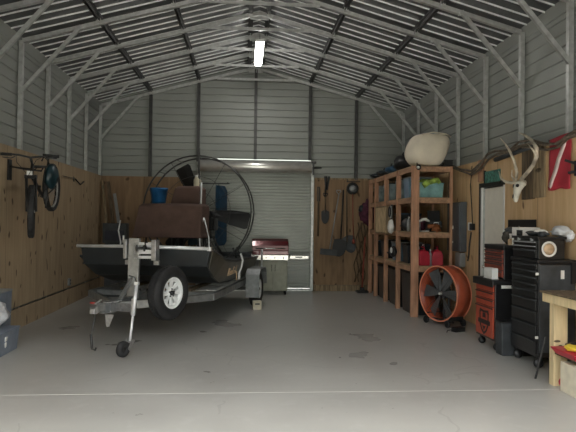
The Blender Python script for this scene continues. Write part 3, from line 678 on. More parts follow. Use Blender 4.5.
t = thing('wall_hook', 'bent black hook end on the left plywood wall near the corner boards', 'hook', (XL + .05, 11.75, 2.50))
mb = MB(); mb.tube([(0, 0, 0), (.0, .2, -.05), (0.02, .28, -.09), (.05, .42, -.02)], .014, 6); mb.build('hook_arm', 'black', t)
mb = MB(); mb.bb(-.045, -.03, -.03, .03, -.05, .05); mb.build('plate', 'black', t)
t = thing('outlet_box', 'small grey outlet box low on the left plywood wall', 'outlet', (XL + .03, 11.5, .46))
mb = MB(); mb.bb(-.015, .03, -.05, .05, -.07, .07); mb.build('body', 'lightgrey', t, bevel=.006)
mb = MB(); mb.bb(.031, .034, -.02, .02, .015, .05); mb.build('socket', 'black', t)
mb = MB(); mb.bb(.031, .034, -.02, .02, -.05, -.015); mb.build('socket', 'black', t)

# =================================================================== BICYCLE on the left wall
t = thing('bicycle', 'black mountain bicycle hanging on the left plywood wall', 'bicycle', (0, 0, 0))
FA = Vector((-2.95, 8.14, 1.79)); RA = Vector((-3.0, 9.10, 2.18)); RW = .37
def bike_wheel(c, nrm, nm):
    mx = axis_mx(c, nrm); w_ = bpy.data.objects.new(nm, None); COL.objects.link(w_); w_.parent = t
    mb = MB(); mb.lathe([(RW - .055, -.022), (RW - .03, -.042), (RW - .008, -.034), (RW, 0), (RW - .008, .034), (RW - .03, .042), (RW - .055, .022)], mx, 40, closed=True)
    for k in range(36):
        for s_ in (-1, 1): mb.box((0, 0, 0), (.012, .022, .014), mx @ Matrix.Rotation(2 * PI * k / 36, 4, 'Z') @ Matrix.Translation((RW - .006, 0, s_ * .018)))
    mb.build('tire', 'rubber', w_)
    mb = MB(); mb.lathe([(RW - .075, -.012), (RW - .048, -.014), (RW - .048, .014), (RW - .075, .012)], mx, 40, closed=True); mb.build('rim', 'alurough', w_)
    mb = MB(); mb.lathe([(.02, -.045), (.02, .045)], mx, 12)
    for k in range(24):
        a = 2 * PI * k / 24; z = .03 * (1 if k % 2 else -1)
        mb.tube([mx @ Vector((.02 * math.cos(a + .4), .02 * math.sin(a + .4), z)), mx @ Vector(((RW - .07) * math.cos(a), (RW - .07) * math.sin(a), 0))], .0022, 4)
    mb.build('spokes', 'alurough', w_)
bike_wheel(FA, (.94, .31, 0), 'front_wheel'); bike_wheel(RA, (1, .05, .0), 'rear_wheel')
HT = Vector((-3.02, 8.34, 2.46)); HB = Vector((-3.01, 8.28, 2.30)); BBp = Vector((-3.0, 8.72, 2.02)); ST = Vector((-3.0, 8.93, 2.56))
mb = MB(); mb.tube([HT, HB], .024); mb.tube([HT - Vector((0, 0, .03)), ST - Vector((0, .02, .08))], .019); mb.tube([HB, BBp], .024); mb.tube([BBp, ST], .017)
for s_ in (-.05, .05):
    o_ = Vector((s_, 0, 0)); mb.tube([BBp + o_ * .6, RA + o_], .011); mb.tube([ST - Vector((0, 0.01, .12)) + o_ * .4, RA + o_], .010)
mb.build('frame', 'black', t)
mb = MB()
for s_ in (-.062, .062): mb.tube([HB + Vector((s_, -.02, -.03)), FA + Vector((s_, 0, 0))], [.022, .018])
mb.box(HB + Vector((0, -.02, -.02)), (.16, .05, .05)); mb.build('fork', 'black', t)
mb = MB()
for s_ in (-.062, .062): mb.tube([HB + Vector((s_, -.025, -.10)), HB.lerp(FA, .45) + Vector((s_, -.01, 0))], .015)
mb.build('fork_stanchion', 'alu', t)
hc = HT + Vector((0, -.08, .09))
mb = MB(); mb.tube([hc + Vector((-.34, -.12, .04)), hc + Vector((-.15, -.04, .03)), hc + Vector((0, 0, 0)), hc + Vector((.12, .04, .02)), hc + Vector((.33, .10, .01))], .014); mb.tube([HT, hc], .018); mb.build('handlebar', 'black', t)
for s_, e_x in ((-1, -.12), (1, .10)):
    mb = MB(); mb.tube([hc + Vector((s_ * .22, e_x * .7, .03)), hc + Vector((s_ * .36, e_x, .03))], .021); mb.build('grip', 'rubber', t)
    mb = MB(); mb.tube([hc + Vector((s_ * .2, -.02, .01)), hc + Vector((s_ * .24, -.07, -.02)), hc + Vector((s_ * .34, -.10, -.01))], .007, 6); mb.build('brake_lever', 'darksteel', t)
mb = MB(); mb.tube([hc + Vector((-.18, -.03, .02)), hc + Vector((-.14, -.12, -.08)), hc + Vector((-.03, -.08, -.22)), FA + Vector((-.06, -.02, .12))], .004, 5); mb.tube([hc + Vector((.18, -.0, .02)), hc + Vector((.12, -.12, -.05)), hc + Vector((.0, -.05, -.25)), BBp], .004, 5); mb.build('cables', 'black', t)
mb = MB(); mb.loft([[(-3.0 - w_, y, z), (-3.0 + w_, y, z), (-3.0 + w_ * .8, y, z - .05), (-3.0 - w_ * .8, y, z - .05)] for y, w_, z in ((8.74, .02, 2.66), (8.85, .04, 2.67), (8.97, .075, 2.67), (9.04, .07, 2.68))], smooth=True); mb.tube([ST, (-3.0, 8.93, 2.63)], .014); mb.build('saddle', 'black', t)
mb = MB(); mx = axis_mx(BBp + Vector((.04, 0, 0)), (1, 0, 0)); mb.lathe([(.0, 0), (.09, 0), (.095, .004), (.0, .008)], mx, 24); mb.bar(BBp + Vector((.06, 0, 0)), BBp + Vector((.06, -.06, -.16)), .014, .025); mb.bar(BBp + Vector((-.06, 0, 0)), BBp + Vector((-.06, .06, .16)), .014, .025); cr = mb.build('crank', 'darksteel', t)
for p_ in (BBp + Vector((.11, -.06, -.16)), BBp + Vector((-.11, .06, .16))):
    mb = MB(); mb.box(p_, (.09, .08, .02)); mb.build('pedal', 'black', cr)
mb = MB(); mb.box(HT + Vector((0, -.10, -.13)), (.07, .03, .06)); mb.build('number_plate', 'white', t)
t2 = thing('saddlebag', 'dark teal bag hanging over the rear wheel of the wall bicycle', 'bag', (-2.85, 8.62, 2.34))
mb = MB(); mb.blob((.0, .0, -.02), (.18, .34, .36), seed=9, amp=.2); mb.build('body', 'teal', t2)
mb = MB(); mb.tube([(.0, -.05, .12), (-.06, -.0, .22), (-.12, .02, .26), (-.15, .03, .20)], .01, 6); mb.build('strap', 'black', t2)
t2 = thing('wall_rack', 'black wall bracket holding up the bicycle', 'rack', (XL + .014, 8.6, 2.4))
mb = MB(); mb.bb(0, .02, -.06, .06, -.15, .15); mb.build('plate', 'black', t2)
for dy in (-.12, .12):
    mb = MB(); mb.tube([(.01, 0, .05), (.2, dy, .02), (.42, dy, -.0), (.44, dy, .05)], .012, 6); mb.build('arm', 'black', t2)

# =================================================================== TOTES at lower left
def tote(name, label, cat, loc, dx, dy, h, m_, lid=None, rz=0, group=None, handles=False):
    t = thing(name, label, cat, loc, rz, group)
    mb = MB(); k = .9
    mb.loft([[(-dx / 2 * k, -dy / 2 * k, 0), (dx / 2 * k, -dy / 2 * k, 0), (dx / 2 * k, dy / 2 * k, 0), (-dx / 2 * k, dy / 2 * k, 0)], [(-dx / 2 * .99, -dy / 2 * .99, h - .03), (dx / 2 * .99, -dy / 2 * .99, h - .03), (dx / 2 * .99, dy / 2 * .99, h - .03), (-dx / 2 * .99, dy / 2 * .99, h - .03)]])
    mb.bb(-dx / 2 * 1.02, dx / 2 * 1.02, -dy / 2 * 1.02, dy / 2 * 1.02, h - .045, h - .028)
    mb.build('body', m_, t, bevel=.008)
    if lid:
        mb = MB(); mb.bb(-dx / 2 * 1.03, dx / 2 * 1.03, -dy / 2 * 1.03, dy / 2 * 1.03, h - .028, h - .006); mb.bb(-dx / 2 * .86, dx / 2 * .86, -dy / 2 * .86, dy / 2 * .86, h - .006, h); mb.build('lid', lid, t, bevel=.005)
    return t
t = tote('storage_tote', 'grey-blue plastic tote on the floor at the left edge, under the white bag', 'tote', (-3.16, 7.40, 0), .50, .62, .32, 'totegrey')
mb = MB(); mb.box((.245, -.12, .20), (.012, .05, .05), (0, 8, 0)); mb.box((.24, -.12, .13), (.012, .03, .06), (20, 8, 0)); mb.build('label_mark', 'paper', t)
t = thing('plastic_bag', 'white plastic bag bulging on top of the grey-blue tote', 'bag', (-3.26, 7.42, .315))
mb = MB(); mb.blob((0, 0, .17), (.58, .62, .40), seed=2, amp=.22, freq=1.8, flat=.82, sub=4); mb.build('body', 'bagwhite', t)
mb = MB(); mb.blob((.02, -.05, .37), (.10, .10, .10), seed=5, amp=.4); mb.build('knot', 'bagwhite', t)
tote('storage_tote', 'taller narrow grey tote with a pale lid against the left wall behind the white bag', 'tote', (-3.32, 8.0, 0), .22, .40, .72, 'totegrey', 'lightgrey')

# =================================================================== TOOLS on the back wall
YW = YB - .015
def hang(name, label, cat, x, z, parts_fn):
    t = thing(name, label, cat, (x, YW - .04, z)); parts_fn(t); return t
def shaft(t, a, b, r=.014, m_='oldwood', nm='handle'):
    mb = MB(); mb.tube([a, b], r, 8); return mb.build(nm, m_, t)
def blade(t, c, w, h, m_='black', round_=True, rz=0, nm='blade'):
    mb = MB(); pts = []
    if round_:
        for k in range(13):
            a = PI * k / 12; pts.append((-w / 2 * math.cos(a), -h * .45 - h * .55 * math.sin(a)))
        pts += [(w / 2, 0), (w * .12, .04), (-w * .12, .04), (-w / 2, 0)]
        pts = [pts[-1]] + pts[:-1]
    else: pts = [(-w / 2, -h), (w / 2, -h), (w / 2, 0), (-w / 2, 0)]
    mx = Matrix.Translation(Vector(c)) @ Matrix.Rotation(R(rz), 4, 'Y') @ Matrix.Rotation(R(90), 4, 'X')
    mb.prism(pts, .012, mx); return mb.build(nm, m_, t)
def dgrip(t, c, m_='black'):
    mb = MB(); c = Vector(c); mb.tube([c + Vector((0, 0, -.07)), c + Vector((-.055, 0, 0)), c + Vector((-.055, 0, .03)), c + Vector((.055, 0, .03)), c + Vector((.055, 0, 0))], .013, 6, closed=True); return mb.build('grip', m_, t)
def f(t): shaft(t, (0, 0, 0), (.0, 0, -1.2), .02, 'darkwood'); blade(t, (0, 0, .02), .07, .36, 'black', False)
hang('post_tool', 'tall dark wooden pole with a black top hung nearest the roll-up door', 'tool', 1.80, 2.55, f)
def f(t):
    shaft(t, (0, 0, .0), (-.03, 0, -.5), .02, 'black'); blade(t, (-.03, 0, -.0), .06, .30, 'black', False, rz=-6); blade(t, (.07, 0, -.0), .05, .34, 'black', False, rz=10)
hang('hedge_shears', 'black long-bladed shears hung high beside the roll-up door', 'shears', 1.99, 2.83, f)
def f(t): dgrip(t, (0, 0, 0)); shaft(t, (0, 0, -.05), (.0, 0, -.45), .015, 'darkwood'); blade(t, (0, 0, -.42), .19, .30)
hang('short_shovel', 'short D-handled spade hung on the back plywood, smallest of the shovels', 'shovel', 1.97, 2.38, f)
def f(t): dgrip(t, (0, 0, 0), 'lightgrey'); shaft(t, (0, -.06, -.05), (-.22, -.06, -1.45), .014, 'lightgrey'); blade(t, (-.24, -.08, -1.42), .42, .15, 'charcoal', False, rz=5, nm='scoop')
hang('snow_pusher', 'light-handled tool with a wide flat grey head hung left of the big shovels', 'shovel', 2.30, 2.46, f)
def f(t): shaft(t, (0, 0, 0), (-.06, 0, -1.35), .018, 'black'); blade(t, (-.06, -.03, -1.25), .34, .40, 'black', True, rz=12)
hang('round_shovel', 'long black shovel hung on the back plywood, left of the two big shovels', 'shovel', 2.42, 2.50, f)
def f(t): shaft(t, (0, 0, 0), (.02, 0, -1.3), .018, 'darkwood'); blade(t, (.05, 0, -1.18), .30, .40, 'charcoal', True, rz=-14)
hang('square_shovel', 'long dark shovel hung on the back plywood, right of the two big shovels', 'shovel', 2.50, 2.52, f)
def f(t):
    mx = axis_mx((0, 0, 0), (0, -1, 0))
    mb = MB(); mb.lathe([(.08, 0), (.14, 0), (.15, .03), (.14, .055), (.09, .055)], mx, 28, closed=True); mb.build('ring', 'black', t)
    mb = MB(); mb.lathe([(0, .03), (.085, .03), (.085, .0), (0, 0)], mx, 24); mb.build('face', 'lightgrey', t)
    mb = MB(); mb.tube([(-.14, 0, .17), (.2, 0, .17)], .012, 6); mb.tube([(-.12, 0, .17), (-.12, 0, .23)], .01, 6); mb.tube([(.0, 0, .13), (0, 0, .18)], .01, 6); mb.build('hanger', 'black', t)
    mb = MB(); mb.tube([(0, -.05, -.14), (.01, -.07, -.7), (.03, -.07, -1.25)], .010, 6); mb.build('cord', 'dullred', t)
    mb = MB(); mb.lathe([(0, 0), (.035, .02), (.04, .08), (.015, .13), (0, .13)], Matrix.Translation((.03, -.07, -1.37)), 12); mb.build('cord_end', 'dullred', t)
hang('wall_dial', 'round black reel with a pale face and a hanging cord on the back plywood', 'reel', 2.64, 2.54, f)
def f(t):
    mb = MB(); mb.blob((0, -.06, -.20), (.38, .22, .62), seed=11, amp=.35, freq=2.2); mb.build('body', 'marooncloth', t)
    mb = MB(); mb.blob((-.16, -.08, -.12), (.14, .14, .20), seed=3, amp=.3); mb.build('sleeve', 'totedark', t)
    mb = MB(); mb.tube([(0, .02, .14), (0, -.03, .14), (0, -.05, .06)], .01, 6); mb.build('hook', 'darksteel', t)
hang('jacket', 'dark maroon cloth bundle hung in the corner by the lumber shelf', 'jacket', 3.02, 2.15, f)
t = thing('rope', 'tan knotted ropes hanging below the maroon bundle on the back wall', 'rope', (2.85, YW - .06, 0))
for k in range(5):
    x0 = -.06 + k * .055; mb = MB(); pts = []
    for i in range(15):
        z = 1.70 - i * .105; pts.append((x0 - i * .006 + .035 * math.sin(i * 1.1 + k * 1.7), -.02 * (k % 3) + .012 * math.cos(i * .9 + k), z))
    mb.tube(pts, .013, 6); mb.build('strand', 'rope', t)
t = thing('tamper', 'dark tamper with a square black foot leaning on the back wall beside the ropes', 'tamper', (2.86, 13.70, 0))
mb = MB(); mb.bb(-.14, .14, -.12, .12, 0.0, .05); mb.bb(-.05, .05, -.05, .05, .05, .12); mb.build('foot', 'black', t, bevel=.005)
mb = MB(); mb.tube([(0, 0, .1), (.10, .18, 1.35)], .02, 8); mb.build('handle', 'dullred', t)
# =================================================================== LUMBER SHELF
sf = thing('storage_shelf', 'tall reddish lumber storage shelf with open bays along the right wall', 'shelf', (3.0, 10.1, 0))
UY = [0.0, 1.02, 2.0, 2.94, 3.55]; H = 2.735; DX = .76
TOPS = [.92, 1.54, 2.17, 2.74]
for i, y in enumerate(UY):
    w_ = .14 if i == 0 else .09
    mb = MB(); mb.bb(0, w_, y, y + .05, 0, H); mb.build('post', 'stud', sf, bevel=.003)
    mb = MB(); mb.bb(DX - .05, DX, y, y + .05, 0, H); mb.build('post', 'stud', sf, bevel=.003)
for zt in TOPS:
    for x0, x1 in ((.02, .058), (DX - .095, DX - .057)):
        mb = MB(); mb.bb(x0 + (.0), x1, .052, 3.6, zt - .105, zt - .012) if False else mb.bb(x0, x1, .052, 3.6, zt - .105, zt - .012); mb.build('rail', 'stud2', sf)
    mb = MB(); mb.bb(.142, DX - .052, .0, .045, zt - .105, zt - .012); mb.build('end_beam', 'stud2', sf, bevel=.003)
    mb = MB(); mb.bb(.02, DX - .052, .05, 3.6, zt - .012, zt); mb.build('deck', 'plyboard', sf)
def onshelf(k, y): return (3.0, 10.1 + y, TOPS[k] if k >= 0 else 0)
# bins on the upper tier
g = 'storage bins on the top inner tier'
def bin_(label, x, y, z, dx, dy, h, m_, lid, grp=None, name='storage_bin', rz=0): return tote(name, label, 'bin', (x, y, z), dx, dy, h, m_, lid, rz, grp or 'storage bins on the lumber shelf')
b1 = bin_('teal plastic bin with lime cloth inside on the shelf end nearest the camera', 3.41, 10.42, 2.171, .46, .42, .30, 'greenish', None)
t = thing('green_cloth', 'lime green cloth bundled in the top of the teal bin', 'cloth', (3.41, 10.36, 2.46))
mb = MB(); mb.tube([(-.17, -.16, -.08), (-.05, -.17, .0), (.1, -.15, .03), (.16, -.1, -.03), (.05, .0, -.0), (-.12, .06, .02), (-.17, .0, -.02)], .05, 8); mb.blob((0, 0, -.02), (.36, .3, .16), seed=8, amp=.4, freq=2.5); mb.build('body', 'lime', t)
bin_('blue translucent bin on the second highest tier, nearest the front corner post', 3.34, 10.88, 2.171, .46, .36, .42, 'bluebin', 'lightgrey')
bin_('milky grey bin with lid on the second highest tier, second from the near post', 3.34, 11.45, 2.171, .46, .44, .42, 'clearbin', 'charcoal')
bin_('smaller milky bin on the second highest tier, in the third bay', 3.33, 12.35, 2.171, .46, .5, .40, 'clearbin', 'charcoal')
bin_('milky bin on the second highest tier, in the farthest bays', 3.33, 13.35, 2.171, .44, .5, .40, 'clearbin', 'lightgrey')
# black totes on the floor tier
for (y, dy, h, lb) in ((10.66, .78, .78, 'black tote on the floor under the shelf, in the bay nearest the fan'), (11.66, .80, .76, 'black tote on the floor under the shelf, second bay from the fan'), (12.62, .76, .74, 'black tote on the floor under the shelf, third bay from the fan'), (13.36, .46, .70, 'black tote on the floor under the shelf, in the farthest bay')):
    tote('storage_tote', lb, 'tote', (3.36, y, 0), .56, dy, h, 'totedark', 'black', group='black totes on the floor under the shelf')
for (y, dy, h, m_, ld, lb) in ((11.60, .66, .40, 'bluebin', 'lightgrey', 'blue bin with a pale lid on the lowest shelf tier, middle bay'), (12.58, .62, .40, 'totedark', 'black', 'dark bin on the lowest shelf tier, third bay'), (10.92, .36, .38, 'totedark', 'black', 'dark bin on the lowest shelf tier behind the red fuel cans'), (13.36, .4, .36, 'totedark', 'navy', 'dark bin with navy lid on the lowest shelf tier, farthest bay')):
    bin_(lb, 3.34, y, .921, .46, dy, h, m_, ld)
# red fuel cans
def fuel_can(x, y, z, lb, rz):
    t = thing('fuel_can', lb, 'fuel can', (x, y, z), rz, 'red fuel cans on the shelf')
    mb = MB(); mb.loft([[(-a, -b, zz), (a, -b, zz), (a, b, zz), (-a, b, zz)] for a, b, zz in ((.095, .12, 0), (.10, .125, .02), (.10, .125, .19), (.075, .11, .26), (.035, .06, .29))]); mb.build('body', 'redcan', t, bevel=.012)
    mb = MB(); mb.tube([(0, -.10, .25), (0, -.08, .335), (0, .03, .335), (0, .08, .26)], .012, 8); mb.build('handle', 'redcan', t)
    mb = MB(); mb.lathe([(.025, .28), (.028, .33), (0, .33)], Matrix.Translation((.0, .04, 0)), 14); mb.tube([(0, .04, .33), (.03, -.02, .36)], .012, 8); mb.build('spout', 'black', t)
    return t
fuel_can(3.27, 10.32, .921, 'red fuel can on the lowest shelf tier, next to the corner post', 8)
fuel_can(3.54, 10.32, .921, 'red fuel can on the lowest shelf tier, farther from the corner post', -6)
def bottle(x, y, z, lb, m_, capm, r=.035, h=.2, cat='bottle', nm='bottle', grp=None):
    t = thing(nm, lb, cat, (x, y, z), 0, grp)
    mb = MB(); mb.lathe([(r * .95, 0), (r, .01), (r, h * .68), (r * .45, h * .84), (r * .4, h * .9), (0, h * .9)], None, 18); mb.build('body', m_, t)
    mb = MB(); mb.lathe([(r * .48, h * .88), (r * .45, h), (0, h)], None, 14); mb.build('cap', capm, t); return t
bottle(3.41, 10.28, .921, 'grey white capped bottle between the two red fuel cans', 'lightgrey', 'white', .03, .30)
bottle(3.24, 10.50, .921, 'tall silver can behind the nearer red fuel can', 'alurough', 'white', .05, .42, 'can', 'spray_can')
bottle(3.36, 10.52, .921, 'black bottle with pale cap behind the red fuel cans', 'totedark', 'white', .045, .38)
# clutter on the 1.54 tier at the near end
t = thing('power_drill', 'rusty orange power tool lying on the middle shelf end', 'drill', (3.50, 10.34, 1.541), 10)
mb = MB(); mb.lathe([(.0, -.13), (.04, -.12), (.045, .05), (.03, .11), (.0, .11)], axis_mx((0, 0, .10), (1, 0, 0)), 16); mb.build('body', 'orangebits', t)
mb = MB(); mb.bar((-.05, 0, .09), (-.08, 0, 0.02), .04, .05, up=(1, 0, 0)); mb.box((-.07, 0, .02), (.12, .07, .04)); mb.build('handle', 'black', t, bevel=.005)
mb = MB(); mb.lathe([(.022, 0), (.014, .05), (0, .05)], axis_mx((.11, 0, .10), (1, 0, 0)), 12); mb.build('chuck', 'alurough', t)
t = thing('work_light', 'white domed lamp head on a stand on the middle shelf end beside the corner post', 'lamp', (3.30, 10.30, 1.541))
mb = MB(); mb.bb(-.09, .08, -.05, .05, 0, .02); mb.tube([(-.08, 0, .02), (-.08, 0, .2)], .01, 6); mb.build('stand', 'alurough', t)
mb = MB(); mb.loft([[(x, -.05, .18 + dz), (x, .05, .18 + dz), (x, .035, .21 + dz * 1.5), (x, -.035, .21 + dz * 1.5)] for x, dz in ((-.09, 0), (-.04, .025), (.02, .03), (.09, .0))]); mb.build('lamp_head', 'paper', t, bevel=.004)
t = thing('tool_case', 'dark open tool case with a grey bracket at the back of the middle shelf end', 'case', (3.56, 10.55, 1.541))
mb = MB(); mb.bb(-.12, .12, -.13, .13, 0, .20); mb.build('body', 'charcoal', t, bevel=.01)
mb = MB(); mb.box((0, .0, .30), (.24, .02, .2), (-10, 0, 0)); mb.build('lid', 'black', t, bevel=.006)
mb = MB(); mb.tube([(-.05, -.135, .13), (-.04, -.16, .17), (.04, -.16, .17), (.05, -.135, .13)], .01, 6); mb.build('handle', 'paper', t)
t = thing('cloth_pile', 'dark purple rag heap on the middle shelf behind the white lamp', 'cloth', (3.36, 10.80, 1.541))
mb = MB(); mb.blob((0, 0, .12), (.26, .24, .25), seed=6, amp=.4, freq=2.2, flat=.85); mb.build('body', 'marooncloth', t)
t = thing('extension_cord', 'orange brown cord coiled on the middle shelf end over the beam', 'cord', (3.50, 10.16, 1.541))
mb = MB(); pts = []
for i in range(60):
    a = i * .42; pts.append((.09 * math.cos(a) * (1 - i * .004), .05 + .045 * math.sin(a), .015 + i * .0011))
mb.tube(pts, .008, 5); mb.tube([(.02, .0, .04), (-.02, -.035, .01), (-.03, -.065, -.12), (-.02, -.065, -.15)], .008, 5); mb.build('cord', 'orangebits', t)
t = thing('helmet', 'grey rounded shell lying on the middle shelf tier behind the front corner post', 'helmet', (3.2, 11.0, 1.541))
mb = MB(); mb.blob((0, 0, .12), (.26, .30, .28), seed=1, amp=.06, flat=.8); mb.build('shell', 'charcoal', t)
mb = MB(); mb.box((-.10, -.0, .09), (.09, .2, .02), (0, 15, 0)); mb.build('visor', 'black', t, bevel=.006)
bottle(3.13, 10.70, 1.541, 'pale grey bottle on the middle shelf tier beside the second post', 'lightgrey', 'white', .04, .28)
bin_('dark blue bin on the middle shelf tier in the second bay', 3.36, 11.58, 1.541, .42, .5, .36, 'totedark', 'navy')
# crate hung at the front of the shelf
t = thing('crate', 'tan wooden crate standing out from the shelf front at the middle tier', 'crate', (2.906, 11.95, 1.50))
mb = MB(); mb.bb(-.02, .0, -.48, .48, 0, .52); mb.build('front_board', 'cardboard', t)
mb = MB(); mb.bb(-.03, .095, -.50, -.48, -.01, .53); mb.bb(-.03, .095, .48, .50, -.01, .53); mb.bb(-.03, .095, -.48, .48, .52, .55); mb.bb(-.03, .095, -.48, .48, -.02, 0); mb.build('rim', 'oldwood', t)
t = thing('white_sack', 'small white sack tied on the shelf front beside the tan crate', 'sack', (2.93, 11.28, 1.62))
mb = MB(); mb.blob((0, 0, .0), (.12, .22, .28), seed=12, amp=.25); mb.build('body', 'paper', t)
mb = MB(); mb.tube([(.0, .04, .12), (.03, .0, .2), (.08, -.02, .2)], .01, 5); mb.build('tie', 'rope', t)
t = thing('cable_coil', 'black and white cable coil hung on the shelf front above the white sack', 'cable', (2.95, 11.30, 1.92))
for k, (m_, r) in enumerate((('black', .12), ('lightgrey', .10), ('black', .085))):
    mb = MB(); mb.tube([(-.02 * k, r * .75 * math.cos(a) + .02 * k, r * 1.2 * math.sin(a)) for a in [2 * PI * i / 24 for i in range(24)]], .010, 6, closed=True); mb.build('loop', m_, t)
t = thing('cap', 'black cap with a white patch hung on the shelf front at the lowest tier', 'cap', (2.94, 11.12, 1.13))
mb = MB(); mb.blob((0, 0, 0), (.13, .26, .22), seed=3, amp=.12); mb.build('crown', 'black', t)
mb = MB(); mb.blob((-.055, -.06, .03), (.04, .12, .12), seed=4, amp=.1); mb.build('patch', 'white', t)
mb = MB(); mb.box((-.02, .17, -.04), (.10, .16, .015), (12, 0, 0)); mb.build('brim', 'black', t, bevel=.004)
t = thing('clip_lamp', 'small black clip lamp with a white bulb on top of the front shelf post', 'lamp', (3.09, 10.06, 2.70))
mb = MB(); mb.lathe([(.03, -.0), (.05, .06), (.045, .06), (.025, .005)], axis_mx((0, 0, 0), (0, -1, 0)), 16, closed=True); mb.tube([(0, 0, 0), (0, .03, .05), (0, .035, .09)], .01, 6); mb.build('shade', 'black', t)
mb = MB(); mb.blob((0, -.045, 0), (.055, .05, .055), amp=0); mb.build('bulb', 'white', t)
# on top of the shelf
t = thing('canvas_bag', 'large cream canvas sack bulging over the top front corner of the shelf', 'sack', (3.37, 10.35, 2.741))
mb = MB(); bmx = mb
mb.loft([[(x * sx, y * sy, z) for x, y in ((-.32, -.30), (-.05, -.36), (.30, -.30), (.38, 0), (.30, .32), (0, .36), (-.33, .30), (-.42, 0))] for z, sx, sy in ((.0, .62, .6), (.02, .74, .8), (.12, .90, .95), (.28, 1.0, 1.0), (.45, 1.02, .98), (.57, .90, .88), (.60, .72, .7))], smooth=True)
for v in mb.bm.verts:
    c = v.co; c.x += .06 * (c.z / .6) * 1.5 - .03; n_ = noise.noise(c * 2.3 + Vector((3, 1, 2))); c += Vector((c.x, c.y, 0)).normalized() * n_ * .13 if c.length > .05 else Vector()
    if c.x < -.25 and c.z < .12: c.z += .02
mb.build('body', 'canvas', t, subsurf=1)
mb = MB(); mb.tube([(-.2, -.26, .56), (0, -.3, .60), (.25, -.27, .575), (.36, -.2, .54)], .014, 6); mb.build('seam', 'canvas', t)
t = thing('tray', 'flat black tray under the cream sack on the shelf top', 'tray', (3.60, 10.25, 2.741))
mb = MB(); mb.bb(-.02, .14, -.2, .3, 0, .03); mb.bb(-.02, .14, -.2, -.18, .03, .11); mb.bb(.12, .14, -.2, .3, .03, .11); mb.build('body', 'black', t, bevel=.005)
for (x, y, dx, dy, dz, sd, m_, lb) in ((3.28, 11.35, .55, .60, .36, 21, 'black', 'tall black duffel heap on the shelf top behind the cream sack'), (3.2, 11.95, .46, .50, .20, 22, 'navy', 'low navy bag on the shelf top behind the black duffel'), (3.2, 12.6, .46, .6, .16, 23, 'totedark', 'flat black bag on the shelf top toward the back wall'), (3.2, 13.3, .45, .55, .14, 24, 'totedark', 'dark grey bag on the far end of the shelf top')):
    t = thing('duffel_bag', lb, 'bag', (x, y, 2.741), 0, 'dark bags on top of the shelf')
    mb = MB(); mb.blob((0, 0, dz * .46), (dx, dy, dz), seed=sd, amp=.3, freq=1.7, flat=.9); mb.build('body', m_, t)
    mb = MB(); mb.tube([(-.12, -.1, dz * .8), (-.1, -.05, dz + .02), (-.08, .08, dz + .02), (-.08, .12, dz * .8)], .012, 6); mb.build('handle', 'black', t)

# =================================================================== DRUM FAN
n_ = Vector((-.925, -.38, 0)).normalized()
t = thing('drum_fan', 'large orange drum fan with dark blades on wheels beside the shelf', 'fan', (3.22, 9.30, 0))
C0 = Vector((0, 0, .525)); mx = axis_mx(C0, n_)
Rf = .455
mb = MB(); mb.lathe([(Rf, -.30), (Rf, .0), (Rf - .012, .0), (Rf - .012, -.30)], mx, 64, closed=True); mb.build('drum', 'orange', t)
mb = MB()
for z in (0, -.30): mb.lathe([(Rf - .008, z - .008), (Rf + .012, z - .008), (Rf + .012, z + .008), (Rf - .008, z + .008)], mx, 64, closed=True)
mb.build('rolled_rim', 'rim_orange', t)
mb = MB()
for z in (-.015, -.285):
    for rr in [.06 + .042 * k for k in range(10)]: mb.tube([mx @ Vector((rr * math.cos(2 * PI * i / 40), rr * math.sin(2 * PI * i / 40), z)) for i in range(40)], .0016, 4, closed=True)
    for k in range(8): mb.tube([mx @ Vector((.06 * math.cos(PI * k / 4), .06 * math.sin(PI * k / 4), z)), mx @ Vector(((Rf - .012) * math.cos(PI * k / 4), (Rf - .012) * math.sin(PI * k / 4), z))], .003, 4)
mb.build('wire_guard', 'darksteel', t)
mb = MB()
for s_ in (-.06, .06): mb.bar(mx @ Vector((-(Rf - .01), s_, -.19)), mx @ Vector((Rf - .01, s_, -.19)), .03, .02)
mb.build('motor_bracket', 'charcoal', t)
mb = MB(); mb.lathe([(.0, -.10), (.085, -.10), (.085, -.24), (0, -.24)], mx, 24); mb.build('motor', 'charcoal', t, bevel=.004)
for k in range(6):
    ang = 2 * PI * k / 6 + .5; mb = MB(); rings = []
    for f_, wd, tw in ((.05, .06, 38), (.15, .13, 30), (.28, .19, 24), (.41, .22, 20)):
        q4 = []
        for u, v in ((-.5, 0), (0, .5), (.5, 0), (0, -.5)):
            a_, b_ = u * wd, v * .012; tx = a_ * math.cos(R(tw)) - b_ * math.sin(R(tw)); tz = a_ * math.sin(R(tw)) + b_ * math.cos(R(tw))
            q4.append(mx @ Vector((f_ * math.cos(ang) - tx * math.sin(ang), f_ * math.sin(ang) + tx * math.cos(ang), -.08 + tz * .7)))
        rings.append(q4)
    mb.loft(rings); mb.build('blade', 'fanblade', t)
mb = MB(); mb.lathe([(0, -.02), (.022, -.03), (.03, -.09), (0, -.09)], mx, 14); mb.build('hub_cap', 'paper', t)
pr3 = Vector((-n_.y, n_.x, 0))
mb = MB()
for d_ in (-.03, -.27): mb.bar(Vector((0, 0, .095)) + n_ * d_ - pr3 * .34, Vector((0, 0, .095)) + n_ * d_ + pr3 * .34, .03, .03)
for s_ in (-.3, .3): mb.bar(Vector((0, 0, .14)) + n_ * -.0 + pr3 * s_ * .9, Vector((0, 0, .14)) + n_ * -.3 + pr3 * s_ * .9, .03, .08)
mb.build('base_frame', 'black', t)
